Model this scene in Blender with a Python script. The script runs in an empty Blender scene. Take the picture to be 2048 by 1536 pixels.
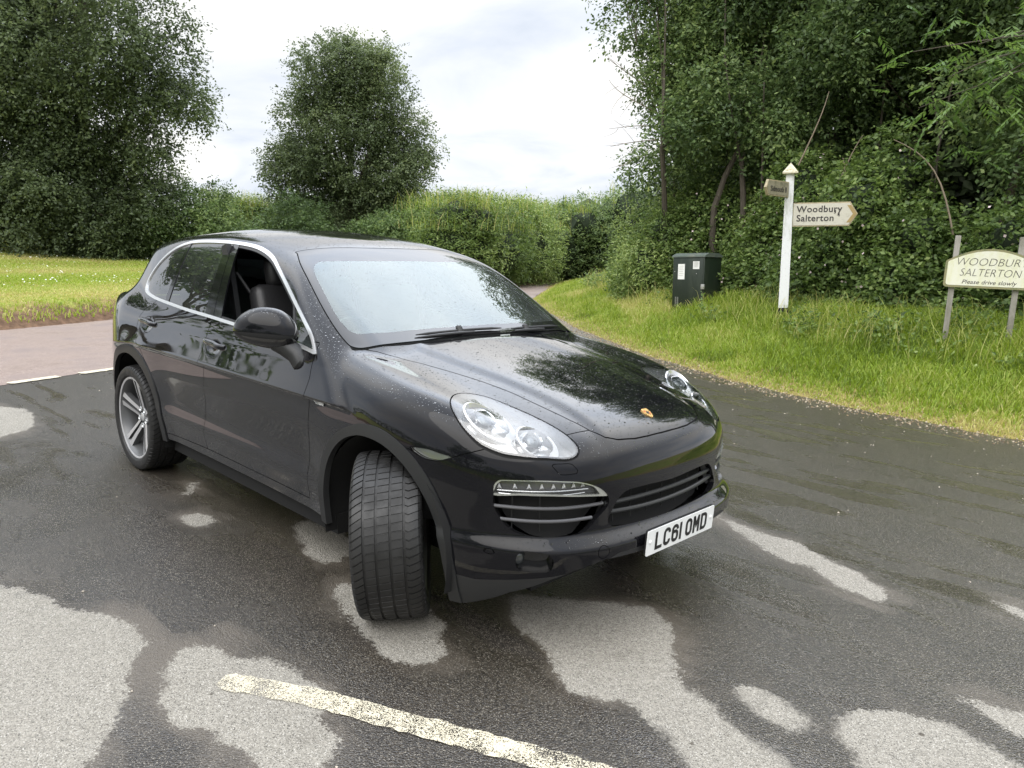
import bpy, bmesh, math, random
import numpy as np
from mathutils import Vector, Matrix
R_ = math.radians
SC = bpy.context.scene

# ------------------------------------------------------------------ camera
CAM_F, CAM_PITCH, CAM_ROLL = 1532.2, 0.1800, 0.0336      # focal length in px of a 2048 px wide frame
CAM_AZ, CAM_LOC = 2.35066, (4.0745, -2.8025, 1.6417)
def cam_basis():
    d = Vector((math.cos(CAM_AZ)*math.cos(CAM_PITCH), math.sin(CAM_AZ)*math.cos(CAM_PITCH), -math.sin(CAM_PITCH)))
    r = Vector((math.sin(CAM_AZ), -math.cos(CAM_AZ), 0)); u = r.cross(d)
    return d, r*math.cos(CAM_ROLL)+u*math.sin(CAM_ROLL), -r*math.sin(CAM_ROLL)+u*math.cos(CAM_ROLL)
_d, _r, _u = cam_basis()
cd = bpy.data.cameras.new('camera'); cam = bpy.data.objects.new('camera', cd); SC.collection.objects.link(cam)
cam.matrix_world = Matrix(((_r.x, _u.x, -_d.x, CAM_LOC[0]), (_r.y, _u.y, -_d.y, CAM_LOC[1]), (_r.z, _u.z, -_d.z, CAM_LOC[2]), (0, 0, 0, 1)))
cd.sensor_width = 36; cd.lens = CAM_F/2048*36; cd.clip_start = .05; cd.clip_end = 3000
SC.camera = cam

# ------------------------------------------------------------------ sky and sun
SUN_EL, SUN_AZ = R_(50), R_(292)      # azimuth measured from +x towards +y: high, behind the camera's left shoulder
w = bpy.data.worlds.new('World'); SC.world = w; w.use_nodes = True
nt = w.node_tree; nt.nodes.clear()
def wn(t, **k):
    n = nt.nodes.new(t)
    for a, b in k.items(): setattr(n, a, b)
    return n
out = wn('ShaderNodeOutputWorld'); bg = wn('ShaderNodeBackground'); bg.inputs['Strength'].default_value = .10
sky = wn('ShaderNodeTexSky', sky_type='NISHITA', sun_disc=False, sun_elevation=SUN_EL, sun_rotation=R_(90)-SUN_AZ, air_density=1.0, dust_density=2.0)
geo = wn('ShaderNodeNewGeometry'); tc = wn('ShaderNodeTexCoord')
# cloud deck: project the view direction on a flat layer high above so that clouds flatten towards the horizon
sep = wn('ShaderNodeSeparateXYZ'); nt.links.new(tc.outputs['Generated'], sep.inputs[0])
zc = wn('ShaderNodeMath', operation='MAXIMUM'); nt.links.new(sep.outputs['Z'], zc.inputs[0]); zc.inputs[1].default_value = .0
za = wn('ShaderNodeMath', operation='ADD'); nt.links.new(zc.outputs[0], za.inputs[0]); za.inputs[1].default_value = .16
dv = wn('ShaderNodeVectorMath', operation='DIVIDE'); nt.links.new(tc.outputs['Generated'], dv.inputs[0])
cb = wn('ShaderNodeCombineXYZ')
for i in range(3): nt.links.new(za.outputs[0], cb.inputs[i])
nt.links.new(cb.outputs[0], dv.inputs[1])
mp = wn('ShaderNodeMapping'); mp.inputs['Scale'].default_value = (1.0, 1.2, .6); mp.inputs['Rotation'].default_value = (0, 0, R_(35)); nt.links.new(dv.outputs[0], mp.inputs[0])
n1 = wn('ShaderNodeTexNoise'); n1.inputs['Scale'].default_value = 1.1; n1.inputs['Detail'].default_value = 9; n1.inputs['Roughness'].default_value = .52; n1.inputs['Distortion'].default_value = .5
nt.links.new(mp.outputs[0], n1.inputs['Vector'])
n2 = wn('ShaderNodeTexNoise'); n2.inputs['Scale'].default_value = .5; n2.inputs['Detail'].default_value = 3
nt.links.new(mp.outputs[0], n2.inputs['Vector'])
cr = wn('ShaderNodeValToRGB'); e = cr.color_ramp.elements
e[0].position = .30; e[0].color = (6.1, 6.7, 7.7, 1); e[1].position = .68; e[1].color = (9.6, 9.5, 9.3, 1)
m_ = cr.color_ramp.elements.new(.50); m_.color = (8.1, 8.4, 8.9, 1)
nt.links.new(n1.outputs['Fac'], cr.inputs[0])
cov = wn('ShaderNodeMapRange'); cov.inputs['From Min'].default_value = .36; cov.inputs['From Max'].default_value = .52; cov.inputs['To Min'].default_value = .80; cov.inputs['To Max'].default_value = 1.0
nt.links.new(n2.outputs['Fac'], cov.inputs[0])
mix = wn('ShaderNodeMix', data_type='RGBA'); nt.links.new(cov.outputs[0], mix.inputs[0]); nt.links.new(sky.outputs[0], mix.inputs[6]); nt.links.new(cr.outputs[0], mix.inputs[7])
# the overcast deck is brighter overhead than at the horizon, with an added glow well away from the sun
br = wn('ShaderNodeMapRange'); br.inputs['From Min'].default_value = .30; br.inputs['From Max'].default_value = .80; br.inputs['To Min'].default_value = 1.0; br.inputs['To Max'].default_value = 2.9; br.interpolation_type = 'SMOOTHSTEP'
nt.links.new(sep.outputs['Z'], br.inputs[0])
dt = wn('ShaderNodeVectorMath', operation='DOT_PRODUCT'); nt.links.new(tc.outputs['Generated'], dt.inputs[0])
dt.inputs[1].default_value = (math.cos(R_(48))*math.cos(R_(115)), math.cos(R_(48))*math.sin(R_(115)), math.sin(R_(48)))   # out-of-frame glow added to brighten the windscreen's reflection
gl = wn('ShaderNodeMapRange', interpolation_type='SMOOTHSTEP'); gl.inputs['From Min'].default_value = .80; gl.inputs['From Max'].default_value = 1.0; gl.inputs['To Min'].default_value = 1.0; gl.inputs['To Max'].default_value = 1.6
nt.links.new(dt.outputs['Value'], gl.inputs[0])
mu = wn('ShaderNodeMath', operation='MULTIPLY'); nt.links.new(br.outputs[0], mu.inputs[0]); nt.links.new(gl.outputs[0], mu.inputs[1])
vs = wn('ShaderNodeVectorMath', operation='SCALE'); nt.links.new(mix.outputs[2], vs.inputs[0]); nt.links.new(mu.outputs[0], vs.inputs['Scale'])
nt.links.new(vs.outputs[0], bg.inputs['Color']); nt.links.new(bg.outputs[0], out.inputs['Surface'])
sd = bpy.data.lights.new('sun', 'SUN'); sun = bpy.data.objects.new('sun', sd); SC.collection.objects.link(sun)
sd.energy = 1.5; sd.angle = R_(60); sd.color = (1, .965, .91)
sv = Vector((math.cos(SUN_EL)*math.cos(SUN_AZ), math.cos(SUN_EL)*math.sin(SUN_AZ), math.sin(SUN_EL)))
sun.rotation_euler = sv.to_track_quat('Z', 'Y').to_euler(); sun.location = (0, 0, 30)
SC.view_settings.view_transform = 'Standard'; SC.view_settings.look = 'None'; SC.view_settings.gamma = 1
SC.view_settings.use_curve_mapping = False; SC.view_settings.exposure = 0.30
SC.cycles.max_bounces = 8; SC.cycles.transparent_max_bounces = 10; SC.cycles.caustics_reflective = False; SC.cycles.caustics_refractive = False

# ------------------------------------------------------------------ helpers
C = SC.collection
def tag(o, label=None, cat=None, group=None, kind=None):
    if label: o['label'] = label
    if cat: o['category'] = cat
    if group: o['group'] = group
    if kind: o['kind'] = kind
    return o
def empty(name, loc=(0, 0, 0), label=None, cat=None, group=None):
    o = bpy.data.objects.new(name, None); C.objects.link(o); o.location = loc; o.empty_display_size = .2
    return tag(o, label, cat, group)
def link(name, me, parent=None):
    o = bpy.data.objects.new(name, me); C.objects.link(o)
    if parent is not None: o.parent = parent
    return o
def np_mesh(name, V, F, mats, parent=None, normals=None, matidx=None, smooth=True, attrs=None):
    """V (n,3), F (m,3) or (m,4) arrays; normals per corner (len = F.size) optional"""
    me = bpy.data.meshes.new(name)
    V = np.asarray(V, np.float32); F = np.asarray(F, np.int32); k = F.shape[1]
    me.vertices.add(len(V)); me.vertices.foreach_set('co', V.ravel())
    me.loops.add(F.size); me.loops.foreach_set('vertex_index', F.ravel())
    me.polygons.add(len(F)); me.polygons.foreach_set('loop_start', np.arange(len(F), dtype=np.int32)*k)
    if matidx is not None: me.polygons.foreach_set('material_index', np.asarray(matidx, np.int32))
    me.polygons.foreach_set('use_smooth', np.full(len(F), smooth))
    for m in (mats if isinstance(mats, (list, tuple)) else [mats]): me.materials.append(m)
    if attrs:
        for nm, (dom, ty, arr) in attrs.items():
            a = me.attributes.new(nm, ty, dom)
            a.data.foreach_set('value' if ty == 'FLOAT' else 'color', np.asarray(arr, np.float32).ravel())
    me.update(calc_edges=True)
    if normals is not None: me.normals_split_custom_set(np.asarray(normals, np.float32).tolist())
    return link(name, me, parent)

class MB:
    """collects primitive shapes into one mesh"""
    def __init__(s): s.bm = bmesh.new()
    def mat(s, M, vs):
        if M is not None: bmesh.ops.transform(s.bm, matrix=M, verts=vs)
        return vs
    def box(s, c, d, rot=None, bev=0):
        r = bmesh.ops.create_cube(s.bm, size=1); vs = r['verts']
        bmesh.ops.scale(s.bm, vec=d, verts=vs)
        if bev:
            es = list({e for v in vs for e in v.link_edges})
            r2 = bmesh.ops.bevel(s.bm, geom=es, offset=bev, segments=2, profile=.5, affect='EDGES')
            vs = list({v for f in r2['faces'] for v in f.verts} | {v for v in vs if v.is_valid})
        M = Matrix.Translation(c)
        if rot is not None: M = M @ (rot if isinstance(rot, Matrix) else Matrix.Rotation(rot, 4, 'Z'))
        return s.mat(M, vs)
    def tube(s, pts, r, n=10, cap=True):
        pts = [Vector(p) for p in pts]; rs = r if isinstance(r, (list, tuple)) else [r]*len(pts)
        rings = []; up = Vector((0, 0, 1)); t0 = (pts[1]-pts[0]).normalized()
        if abs(t0.dot(up)) > .9: up = Vector((1, 0, 0))
        nrm = t0.cross(up).normalized()
        for i, p in enumerate(pts):
            t = (pts[min(i+1, len(pts)-1)]-pts[max(i-1, 0)]).normalized()
            nrm = (nrm - t*nrm.dot(t)).normalized(); b = t.cross(nrm)
            rings.append([s.bm.verts.new(p+(nrm*math.cos(a)+b*math.sin(a))*rs[i]) for a in [2*math.pi*k/n for k in range(n)]])
        for a, b in zip(rings, rings[1:]):
            for k in range(n): s.bm.faces.new((a[k], a[(k+1) % n], b[(k+1) % n], b[k]))
        if cap:
            s.bm.faces.new(rings[0][::-1]); s.bm.faces.new(rings[-1])
        return [v for rg in rings for v in rg]
    def lathe(s, prof, n=48, M=None, close=False):
        """prof = [(radius, y)], spun round the Y axis"""
        rings = [[s.bm.verts.new((r*math.cos(2*math.pi*k/n), y, r*math.sin(2*math.pi*k/n))) for k in range(n)] for r, y in prof]
        ps = list(zip(rings, rings[1:]))
        if close: ps.append((rings[-1], rings[0]))
        for a, b in ps:
            for k in range(n): s.bm.faces.new((a[k], b[k], b[(k+1) % n], a[(k+1) % n]))
        return s.mat(M, [v for rg in rings for v in rg])
    def prism(s, poly, y0, y1, M=None):
        """poly = [(a, b)] in the XZ plane, from y0 to y1"""
        a = [s.bm.verts.new((x, y0, z)) for x, z in poly]; b = [s.bm.verts.new((x, y1, z)) for x, z in poly]
        n = len(poly)
        s.bm.faces.new(a); s.bm.faces.new(b[::-1])
        for k in range(n): s.bm.faces.new((a[(k+1) % n], a[k], b[k], b[(k+1) % n]))
        return s.mat(M, a+b)
    def ball(s, c, d, seg=20, M=None):
        r = bmesh.ops.create_uvsphere(s.bm, u_segments=seg, v_segments=seg//2+2, radius=1)
        T = Matrix.Translation(c) @ (M if M is not None else Matrix.Identity(4)) @ Matrix.Diagonal((*d, 1))
        return s.mat(T, r['verts'])
    def build(s, name, mat, parent=None, smooth=35):
        bmesh.ops.recalc_face_normals(s.bm, faces=s.bm.faces)
        me = bpy.data.meshes.new(name); s.bm.to_mesh(me); s.bm.free()
        for m in (mat if isinstance(mat, (list, tuple)) else [mat]): me.materials.append(m)
        if smooth:
            me.polygons.foreach_set('use_smooth', [True]*len(me.polygons)); me.set_sharp_from_angle(angle=R_(smooth))
        return link(name, me, parent)
# ------------------------------------------------------------------ materials
class NT:
    def __init__(s, name):
        s.m = bpy.data.materials.new(name); s.m.use_nodes = True; s.t = s.m.node_tree; s.t.nodes.clear()
        s.o = s.n('ShaderNodeOutputMaterial')
    def n(s, t, ins=None, **k):
        x = s.t.nodes.new(t)
        for a, b in k.items(): setattr(x, a, b)
        if ins:
            for a, b in ins.items():
                if isinstance(b, bpy.types.NodeSocket): s.t.links.new(b, x.inputs[a])
                else: x.inputs[a].default_value = b
        return x
    def l(s, a, b): s.t.links.new(a, b)
    def math(s, op, a, b=0.0, c=None, clamp=False):
        d = {0: a, 1: b}
        if c is not None: d[2] = c
        return s.n('ShaderNodeMath', d, operation=op, use_clamp=clamp).outputs[0]
    def mix(s, f, a, b): return s.n('ShaderNodeMix', {0: f, 6: a, 7: b}, data_type='RGBA').outputs[2]
    def mixf(s, f, a, b): return s.n('ShaderNodeMix', {0: f, 2: a, 3: b}, data_type='FLOAT').outputs[0]
    def ramp(s, f, stops, interp='LINEAR'):
        r = s.n('ShaderNodeValToRGB', {0: f}); r.color_ramp.interpolation = interp; e = r.color_ramp.elements
        while len(e) < len(stops): e.new(.5)
        for x, (p, c) in zip(e, stops): x.position = p; x.color = (*c, 1) if len(c) == 3 else c
        return r.outputs[0]
    def rng(s, v, a, b, c=0., d=1., smooth=True):
        return s.n('ShaderNodeMapRange', {0: v, 1: a, 2: b, 3: c, 4: d}, interpolation_type='SMOOTHSTEP' if smooth else 'LINEAR').outputs[0]
    def pos(s): return s.n('ShaderNodeNewGeometry').outputs['Position']
    def obj(s): return s.n('ShaderNodeTexCoord').outputs['Object']
    def noise(s, v, sc, det=4, ro=.55, di=0.0): return s.n('ShaderNodeTexNoise', {'Vector': v, 'Scale': sc, 'Detail': det, 'Roughness': ro, 'Distortion': di}).outputs['Fac']
    def vor(s, v, sc, feature='F1', out='Distance', rnd=1.0): return s.n('ShaderNodeTexVoronoi', {'Vector': v, 'Scale': sc, 'Randomness': rnd}, feature=feature).outputs[out]
    def bump(s, h, st=.3, dist=.01, nrm=None):
        d = {'Height': h, 'Strength': st, 'Distance': dist}
        if nrm is not None: d['Normal'] = nrm
        return s.n('ShaderNodeBump', d).outputs[0]
    def pbr(s, **k):
        p = s.n('ShaderNodeBsdfPrincipled')
        for a, b in k.items():
            a = {'base': 'Base Color', 'rough': 'Roughness', 'metal': 'Metallic', 'normal': 'Normal', 'coat': 'Coat Weight', 'coatr': 'Coat Roughness', 'spec': 'Specular IOR Level', 'trans': 'Transmission Weight', 'ior': 'IOR', 'alpha': 'Alpha', 'coatn': 'Coat Normal', 'emit': 'Emission Color', 'emits': 'Emission Strength', 'sss': 'Subsurface Weight'}[a]
            if isinstance(b, bpy.types.NodeSocket): s.l(b, p.inputs[a])
            elif isinstance(b, tuple): p.inputs[a].default_value = (*b, 1)[:4]
            else: p.inputs[a].default_value = b
        s.l(p.outputs[0], s.o.inputs[0]); return p
def flat(name, col, rough=.5, metal=0., coat=0., bump=None, var=0.):
    t = NT(name); base = col
    if var:
        f = t.noise(t.obj(), 9, 5); base = t.mix(f, tuple(c*(1-var) for c in col)+(1,), tuple(min(1, c*(1+var)) for c in col)+(1,))
    k = dict(base=base, rough=rough, metal=metal, coat=coat, coatr=.05)
    if bump: k['normal'] = t.bump(t.noise(t.obj(), bump[0], 3), bump[1], bump[2])
    t.pbr(**k); return t.m
def drops(t, big=62., k=1.):
    """rain beads: height and mask, only where the surface faces up"""
    P = t.obj()
    nz = t.n('ShaderNodeSeparateXYZ', {0: t.n('ShaderNodeNewGeometry').outputs['True Normal']}).outputs['Z']
    up = t.rng(nz, .40, .85)
    warp = t.n('ShaderNodeVectorMath', {0: P, 1: t.n('ShaderNodeVectorMath', {0: t.n('ShaderNodeTexNoise', {'Vector': P, 'Scale': 60.}).outputs['Color'], 'Scale': .012}, operation='SCALE').outputs[0]}, operation='ADD').outputs[0]
    hs = []
    for sc, lo, hi, th in ((big, .08, .30*k, .45), (big*2.3, .06, .32*k, .30)):
        v = t.n('ShaderNodeTexVoronoi', {'Vector': warp, 'Scale': float(sc)}); d = v.outputs['Distance']
        rnd = t.n('ShaderNodeSeparateColor', {0: v.outputs['Color']}).outputs[0]
        rad = t.rng(rnd, th, 1., 0.001, hi, False)
        h = t.math('SUBTRACT', 1., t.math('DIVIDE', d, t.math('MAXIMUM', rad, .001)), clamp=True)
        h = t.math('SQRT', h)
        hs.append(t.math('MULTIPLY', h, big/sc))
    h = t.math('MAXIMUM', hs[0], hs[1])
    return t.math('MULTIPLY', h, up), up
def paint():
    t = NT('black_paint'); h, up = drops(t)
    nb = t.bump(h, 1.0, .0055)
    fl = t.noise(t.obj(), 900, 1)
    film = t.noise(t.obj(), 7, 3)
    base = t.n('ShaderNodeBsdfDiffuse', {'Color': t.mix(fl, (.003, .003, .004, 1), (.009, .009, .011, 1))})
    lw = t.n('ShaderNodeLayerWeight', {'Blend': .5, 'Normal': nb}).outputs['Facing']     # 1 - cosine
    f = t.math('ADD', t.math('MULTIPLY', t.math('POWER', lw, 3.15), .98), .022, clamp=True)
    gl = t.n('ShaderNodeBsdfGlossy', {'Color': (1, 1, 1, 1), 'Roughness': t.rng(film, .35, .7, .012, .045), 'Normal': nb})
    t.l(t.n('ShaderNodeMixShader', {0: f, 1: base.outputs[0], 2: gl.outputs[0]}).outputs[0], t.o.inputs[0])
    return t.m
def wetglass(name, tint, rough=0.0, beads=True, film=0.0, k=1.45, refl=(1, 1, 1)):
    """thin pane: mirror by Fresnel, the rest passes tinted"""
    t = NT(name)
    if beads: h, up = drops(t, 75., .8); nrm = t.bump(h, .7, .003)
    else: nrm = None
    fr = t.n('ShaderNodeFresnel', {'IOR': 1.75}); gl = t.n('ShaderNodeBsdfGlossy', {'Roughness': rough, 'Color': (*refl, 1)})
    if nrm is not None: t.l(nrm, gl.inputs['Normal']); 
    tr = t.n('ShaderNodeBsdfTransparent', {'Color': (*tint, 1)})
    f = t.math('MULTIPLY', fr.outputs[0], k, clamp=True)
    mx = t.n('ShaderNodeMixShader', {0: f, 1: tr.outputs[0], 2: gl.outputs[0]})
    if film:      # road film and drying rain on the outside
        fn = t.math('MULTIPLY', t.rng(t.noise(t.obj(), 5, 4), .3, .75, .6, 1.3), film)
        mx = t.n('ShaderNodeMixShader', {0: fn, 1: mx.outputs[0], 2: t.n('ShaderNodeBsdfDiffuse', {'Color': (.72, .78, .77, 1)}).outputs[0]})
    t.l(mx.outputs[0], t.o.inputs[0]); return t.m
M = {}
M['paint'] = paint()
M['black_gloss'] = flat('gloss_black_trim', (.006, .006, .007), .08, 0, .6)
M['black_glass'] = flat('black_printed_glass', (.01, .01, .011), .03, 0, .5)
M['gap'] = flat('dark_gap', (.002, .002, .002), .8)
M['trim'] = flat('grey_black_plastic', (.016, .0165, .017), .45, 0, 0, (420, .25, .002))
M['plastic'] = flat('black_plastic', (.012, .012, .013), .35)
M['chrome'] = flat('satin_aluminium', (.88, .89, .90), .30, .85)
M['chrome2'] = flat('bright_chrome', (.90, .90, .90), .06, 1.)
M['silver'] = flat('light_silver', (.62, .63, .64), .22, .55)
M['reflector'] = flat('reflector_white', (.70, .71, .72), .18, .7)
M['screen'] = wetglass('windscreen_glass', (.70, .84, .77), film=.03, k=1.45, refl=(.93, 1, .985))
M['sideglass'] = wetglass('side_glass', (.26, .34, .31), 0, False, .02)
M['lens'] = wetglass('lamp_lens', (.96, .97, .97), 0.0)
M['lens2'] = wetglass('lamp_cover', (.97, .97, .97), 0.0, False, 0, .45)
M['interior'] = flat('interior_black', (.018, .018, .019), .55, 0, 0, (60, .2, .004))
M['leather'] = flat('seat_leather', (.028, .028, .030), .42, 0, 0, (90, .3, .004))
M['rim_face'] = flat('turned_alloy', (.52, .52, .53), .32, .45)
M['rim_grey'] = flat('grey_alloy', (.12, .122, .125), .35, .3)
M['steel'] = flat('brake_steel', (.30, .30, .30), .35, .9)
M['white_plate'] = flat('plate_white', (.80, .81, .80), .3)
M['black_ink'] = flat('black_ink', (.01, .01, .01), .5)
def rubber():
    t = NT('tyre_rubber'); P = t.obj(); n = t.noise(P, 14, 5, .6); n2 = t.noise(P, 160, 2)
    t.pbr(base=t.mix(n, (.006, .006, .006, 1), (.015, .0145, .014, 1)), rough=t.rng(n, .35, .65, .42, .66), normal=t.bump(n2, .25, .002)); return t.m
M['rubber'] = rubber()
M['drl_frame'] = flat('pale_lamp_frame', (.40, .41, .38), .18, .5, .4)
M['slat'] = flat('satin_slat', (.10, .10, .105), .28, .4, .2)
M['slat2'] = flat('matt_slat', (.025, .026, .027), .40)
M['white_matt'] = flat('white_lamp_trim', (.78, .79, .80), .35)
M['fog_glass'] = flat('fog_lamp_glass', (.05, .055, .055), .08, .3, 1.)
M['bulb_glass'] = flat('projector_glass', (.16, .18, .19), .03, .2, 1.)
M['gold'] = flat('badge_gold', (.80, .52, .20), .25, .8)
M['badge_red'] = flat('badge_red', (.40, .05, .02), .3)
def tab(xs,ys,sm=.04,n=2400):
    """smooth 1-D profile through control points (pchip, then gaussian-smoothed table)"""
    xs=np.array(xs,float);ys=np.array(ys,float)
    h=np.diff(xs);dl=np.diff(ys)/h;m=np.zeros_like(ys)
    m[0]=dl[0];m[-1]=dl[-1]
    for i in range(1,len(xs)-1):
        if dl[i-1]*dl[i]>0:
            w1=2*h[i]+h[i-1];w2=h[i]+2*h[i-1];m[i]=(w1+w2)/(w1/dl[i-1]+w2/dl[i])
    pad=.3*(xs[-1]-xs[0])
    X=np.linspace(xs[0]-pad,xs[-1]+pad,n)
    i=np.clip(np.searchsorted(xs,X)-1,0,len(xs)-2);t=(X-xs[i])/h[i]
    tc=np.clip(t,0,1);a=ys[i];b=ys[i+1]
    Y=(2*tc**3-3*tc**2+1)*a+(tc**3-2*tc**2+tc)*h[i]*m[i]+(-2*tc**3+3*tc**2)*b+(tc**3-tc**2)*h[i]*m[i+1]
    Y=np.where(t<0,ys[0]+m[0]*(X-xs[0]),Y);Y=np.where(t>1,ys[-1]+m[-1]*(X-xs[-1]),Y)
    dx=X[1]-X[0];r=int(3*sm/dx)
    if r>0:
        k=np.exp(-.5*(np.arange(-r,r+1)*dx/sm)**2);k/=k.sum()
        Yp=np.concatenate([Y[0]+(Y[1]-Y[0])*np.arange(-r,0),Y,Y[-1]+(Y[-1]-Y[-2])*np.arange(1,r+1)])
        Y=np.convolve(Yp,k,'valid')
    x0=X[0]
    def f(v):
        u=(np.clip(v,X[0],X[-1])-x0)/dx
        j=np.clip(u.astype(int),1,n-3);t=u-j
        p0,p1,p2,p3=Y[j-1],Y[j],Y[j+1],Y[j+2]
        return p1+.5*t*(p2-p0+t*(2*p0-5*p1+4*p2-p3+t*(3*(p1-p2)+p3-p0)))
    return f
def smax(a,b,k):
    h=np.maximum(k-np.abs(a-b),0)/k
    return np.maximum(a,b)+h*h*h*k/6
def smin(a,b,k): return -smax(-a,-b,k)
def sstep(a,b,x):
    t=np.clip((x-a)/(b-a),0,1);return t*t*t*(t*(6*t-15)+10)
Pw=tab([-2.6,-2.45,-2.2,-1.9,-1.6,-1.4475,-1.2,-.8,-.3,.3,.8,1.2,1.4475,1.7,1.9,2.1,2.3,2.5],
       [.83,.875,.92,.95,.965,.969,.965,.951,.943,.943,.950,.963,.969,.962,.945,.91,.86,.80],.08)
offD=tab([.1,.25,.33,.40,.485,.57,.68,.78,.9,1.0,1.06,1.12,1.2,1.3,1.4],[.085,.058,.045,.033,.014,.027,.016,.003,.004,.020,.038,.062,.105,.19,.3],.02)
offF=tab([.1,.25,.4,.6,.78,.88,.96,1.04,1.12,1.2,1.3],[.05,.03,.012,.002,.0,.008,.028,.065,.125,.2,.3],.03)
offR=tab([.1,.25,.4,.6,.78,.9,1.0,1.1,1.2,1.3,1.4,1.5],[.06,.035,.012,.0,-.004,.000,.016,.055,.112,.18,.26,.36],.03)
Nz=tab([.1,.2,.26,.33,.40,.462,.492,.515,.60,.68,.75,.81,.87,.92,.97,1.02],[2.22,2.285,2.325,2.352,2.366,2.368,2.340,2.316,2.312,2.312,2.302,2.28,2.235,2.18,2.10,2.0],.008)
Np=tab([-.1,0,.2,.4,.6,.7,.8,.86,.90,.94,1.0],[0,0,.006,.028,.096,.166,.285,.385,.475,.61,.90],.03)
Hc=tab([.4,.8,1.05,1.3,1.6,1.9,2.05,2.2,2.4],[1.24,1.20,1.165,1.127,1.075,1.01,.972,.925,.85],.06)
Hy=tab([-.1,0,.2,.4,.5,.6,.68,.76,.84,.92,1.0],[0,0,.004,.018,.032,.046,.047,.040,.042,.080,.16],.025)
Rc=tab([-2.5,-2.2,-1.95,-1.6,-1.2,-.8,-.5,-.2,0,.25,.5],[1.38,1.49,1.565,1.63,1.675,1.693,1.690,1.672,1.65,1.608,1.54],.08)
Wz=tab([-.1,.05,.25,.45,.65,.85,1.05,1.25],[1.76,1.70,1.603,1.50,1.388,1.276,1.163,1.05],.03)
Rt=tab([.1,.25,.45,.6,.8,1.0,1.12],[2.33,2.40,2.47,2.49,2.475,2.44,2.40],.03)
Rp=tab([-.1,0,.3,.5,.7,.8,.88,.95],[0,0,.02,.06,.17,.27,.42,.65],.04)
Bl=tab([1.0,1.12,1.2,1.3,1.4,1.5,1.6],[2.42,2.37,2.325,2.25,2.17,2.09,2.01],.03)
def lower(x,Y,z):
    wd=sstep(-1.15,-.75,x)*(1-sstep(.75,1.15,x));wr=1-sstep(-1.15,-.75,x);wf=sstep(.75,1.15,x)
    off=wd*offD(z)+wf*offF(z)+wr*offR(z)
    side=Y-(Pw(x)-off)
    front=(x-(Nz(z)-Np(Y)))*.85
    rear=(-x-(Rt(z)-Rp(Y)))*.9
    hx=Hy(Y)*(1+.35*sstep(1.6,2.2,x))
    dome=.010*(1-sstep(.0,.09,Y-(.42-.10*sstep(1.0,2.2,x))))*sstep(.95,1.2,x)
    top=(z-(Hc(np.maximum(x,.5))-hx+dome-.01))
    # under the glasshouse the body top stays out of the way
    top=np.where(x<.5,z-1.19,top) if False else top
    rtop=z-(1.20+.0*x)
    tb=sstep(.3,.8,x); top=tb*top+(1-tb)*rtop
    kf=.20
    s=smax(side,front,.16)
    s=smax(s,rear,.16)
    s=smax(s,top,.10)
    s=smax(s,.16-z+0*x,.03)
    return s
def glass(x,Y,z):
    nar=.13*np.clip((-1.15-x)/1.0,0,None)**2
    side=(Y-(.885-.45*(z-1.12)+.018*np.sin(np.clip((z-1.05)/.6,0,1)*np.pi)-nar))*.91
    roof=z-(Rc(x)-.055*(Y/.62)**2.6)
    wind=(z-(Wz(x+.10*Y*Y)-1.0*np.clip(Y-.62,0,None)**2))*.87
    back=(-x-(Bl(z)-.83*Y*Y))*.72
    s=smax(side,roof,.09)
    s=smax(s,wind,.05)
    s=smax(s,back,.08)
    return smax(s,.9-z,.02)
def car(x,Y,z):
    Y=np.sqrt(Y*Y+1e-6)
    f=smin(lower(x,Y,z),glass(x,Y,z),.035+.20*sstep(-1.25,-1.95,x))
    for hx,hz in ((-.165,1.012),(-1.165,1.045)):      # cups behind the door handles
        f=f+.013*np.exp(-(((x-hx)/.060)**2+((z-hz)/.030)**2)**1.5)*(Y>.6)
    return f
def grad(P,e=.002):
    g=np.empty_like(P)
    for i in range(3):
        a=P.copy();b=P.copy();a[:,i]+=e;b[:,i]-=e
        g[:,i]=(car(a[:,0],np.abs(a[:,1]),a[:,2])-car(b[:,0],np.abs(b[:,1]),b[:,2]))/(2*e)
    return g
def cast(O,D):
    D=D/np.linalg.norm(D,axis=1,keepdims=True);t=np.full(len(D),1.0)
    for i in range(300):
        P=O+D*t[:,None];v=car(P[:,0],np.abs(P[:,1]),P[:,2]);t=t+np.clip(v,-.05,1)*.7
    P=O+D*t[:,None];v=car(P[:,0],np.abs(P[:,1]),P[:,2]);P[np.abs(v)>.01]=np.nan
    return P
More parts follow.
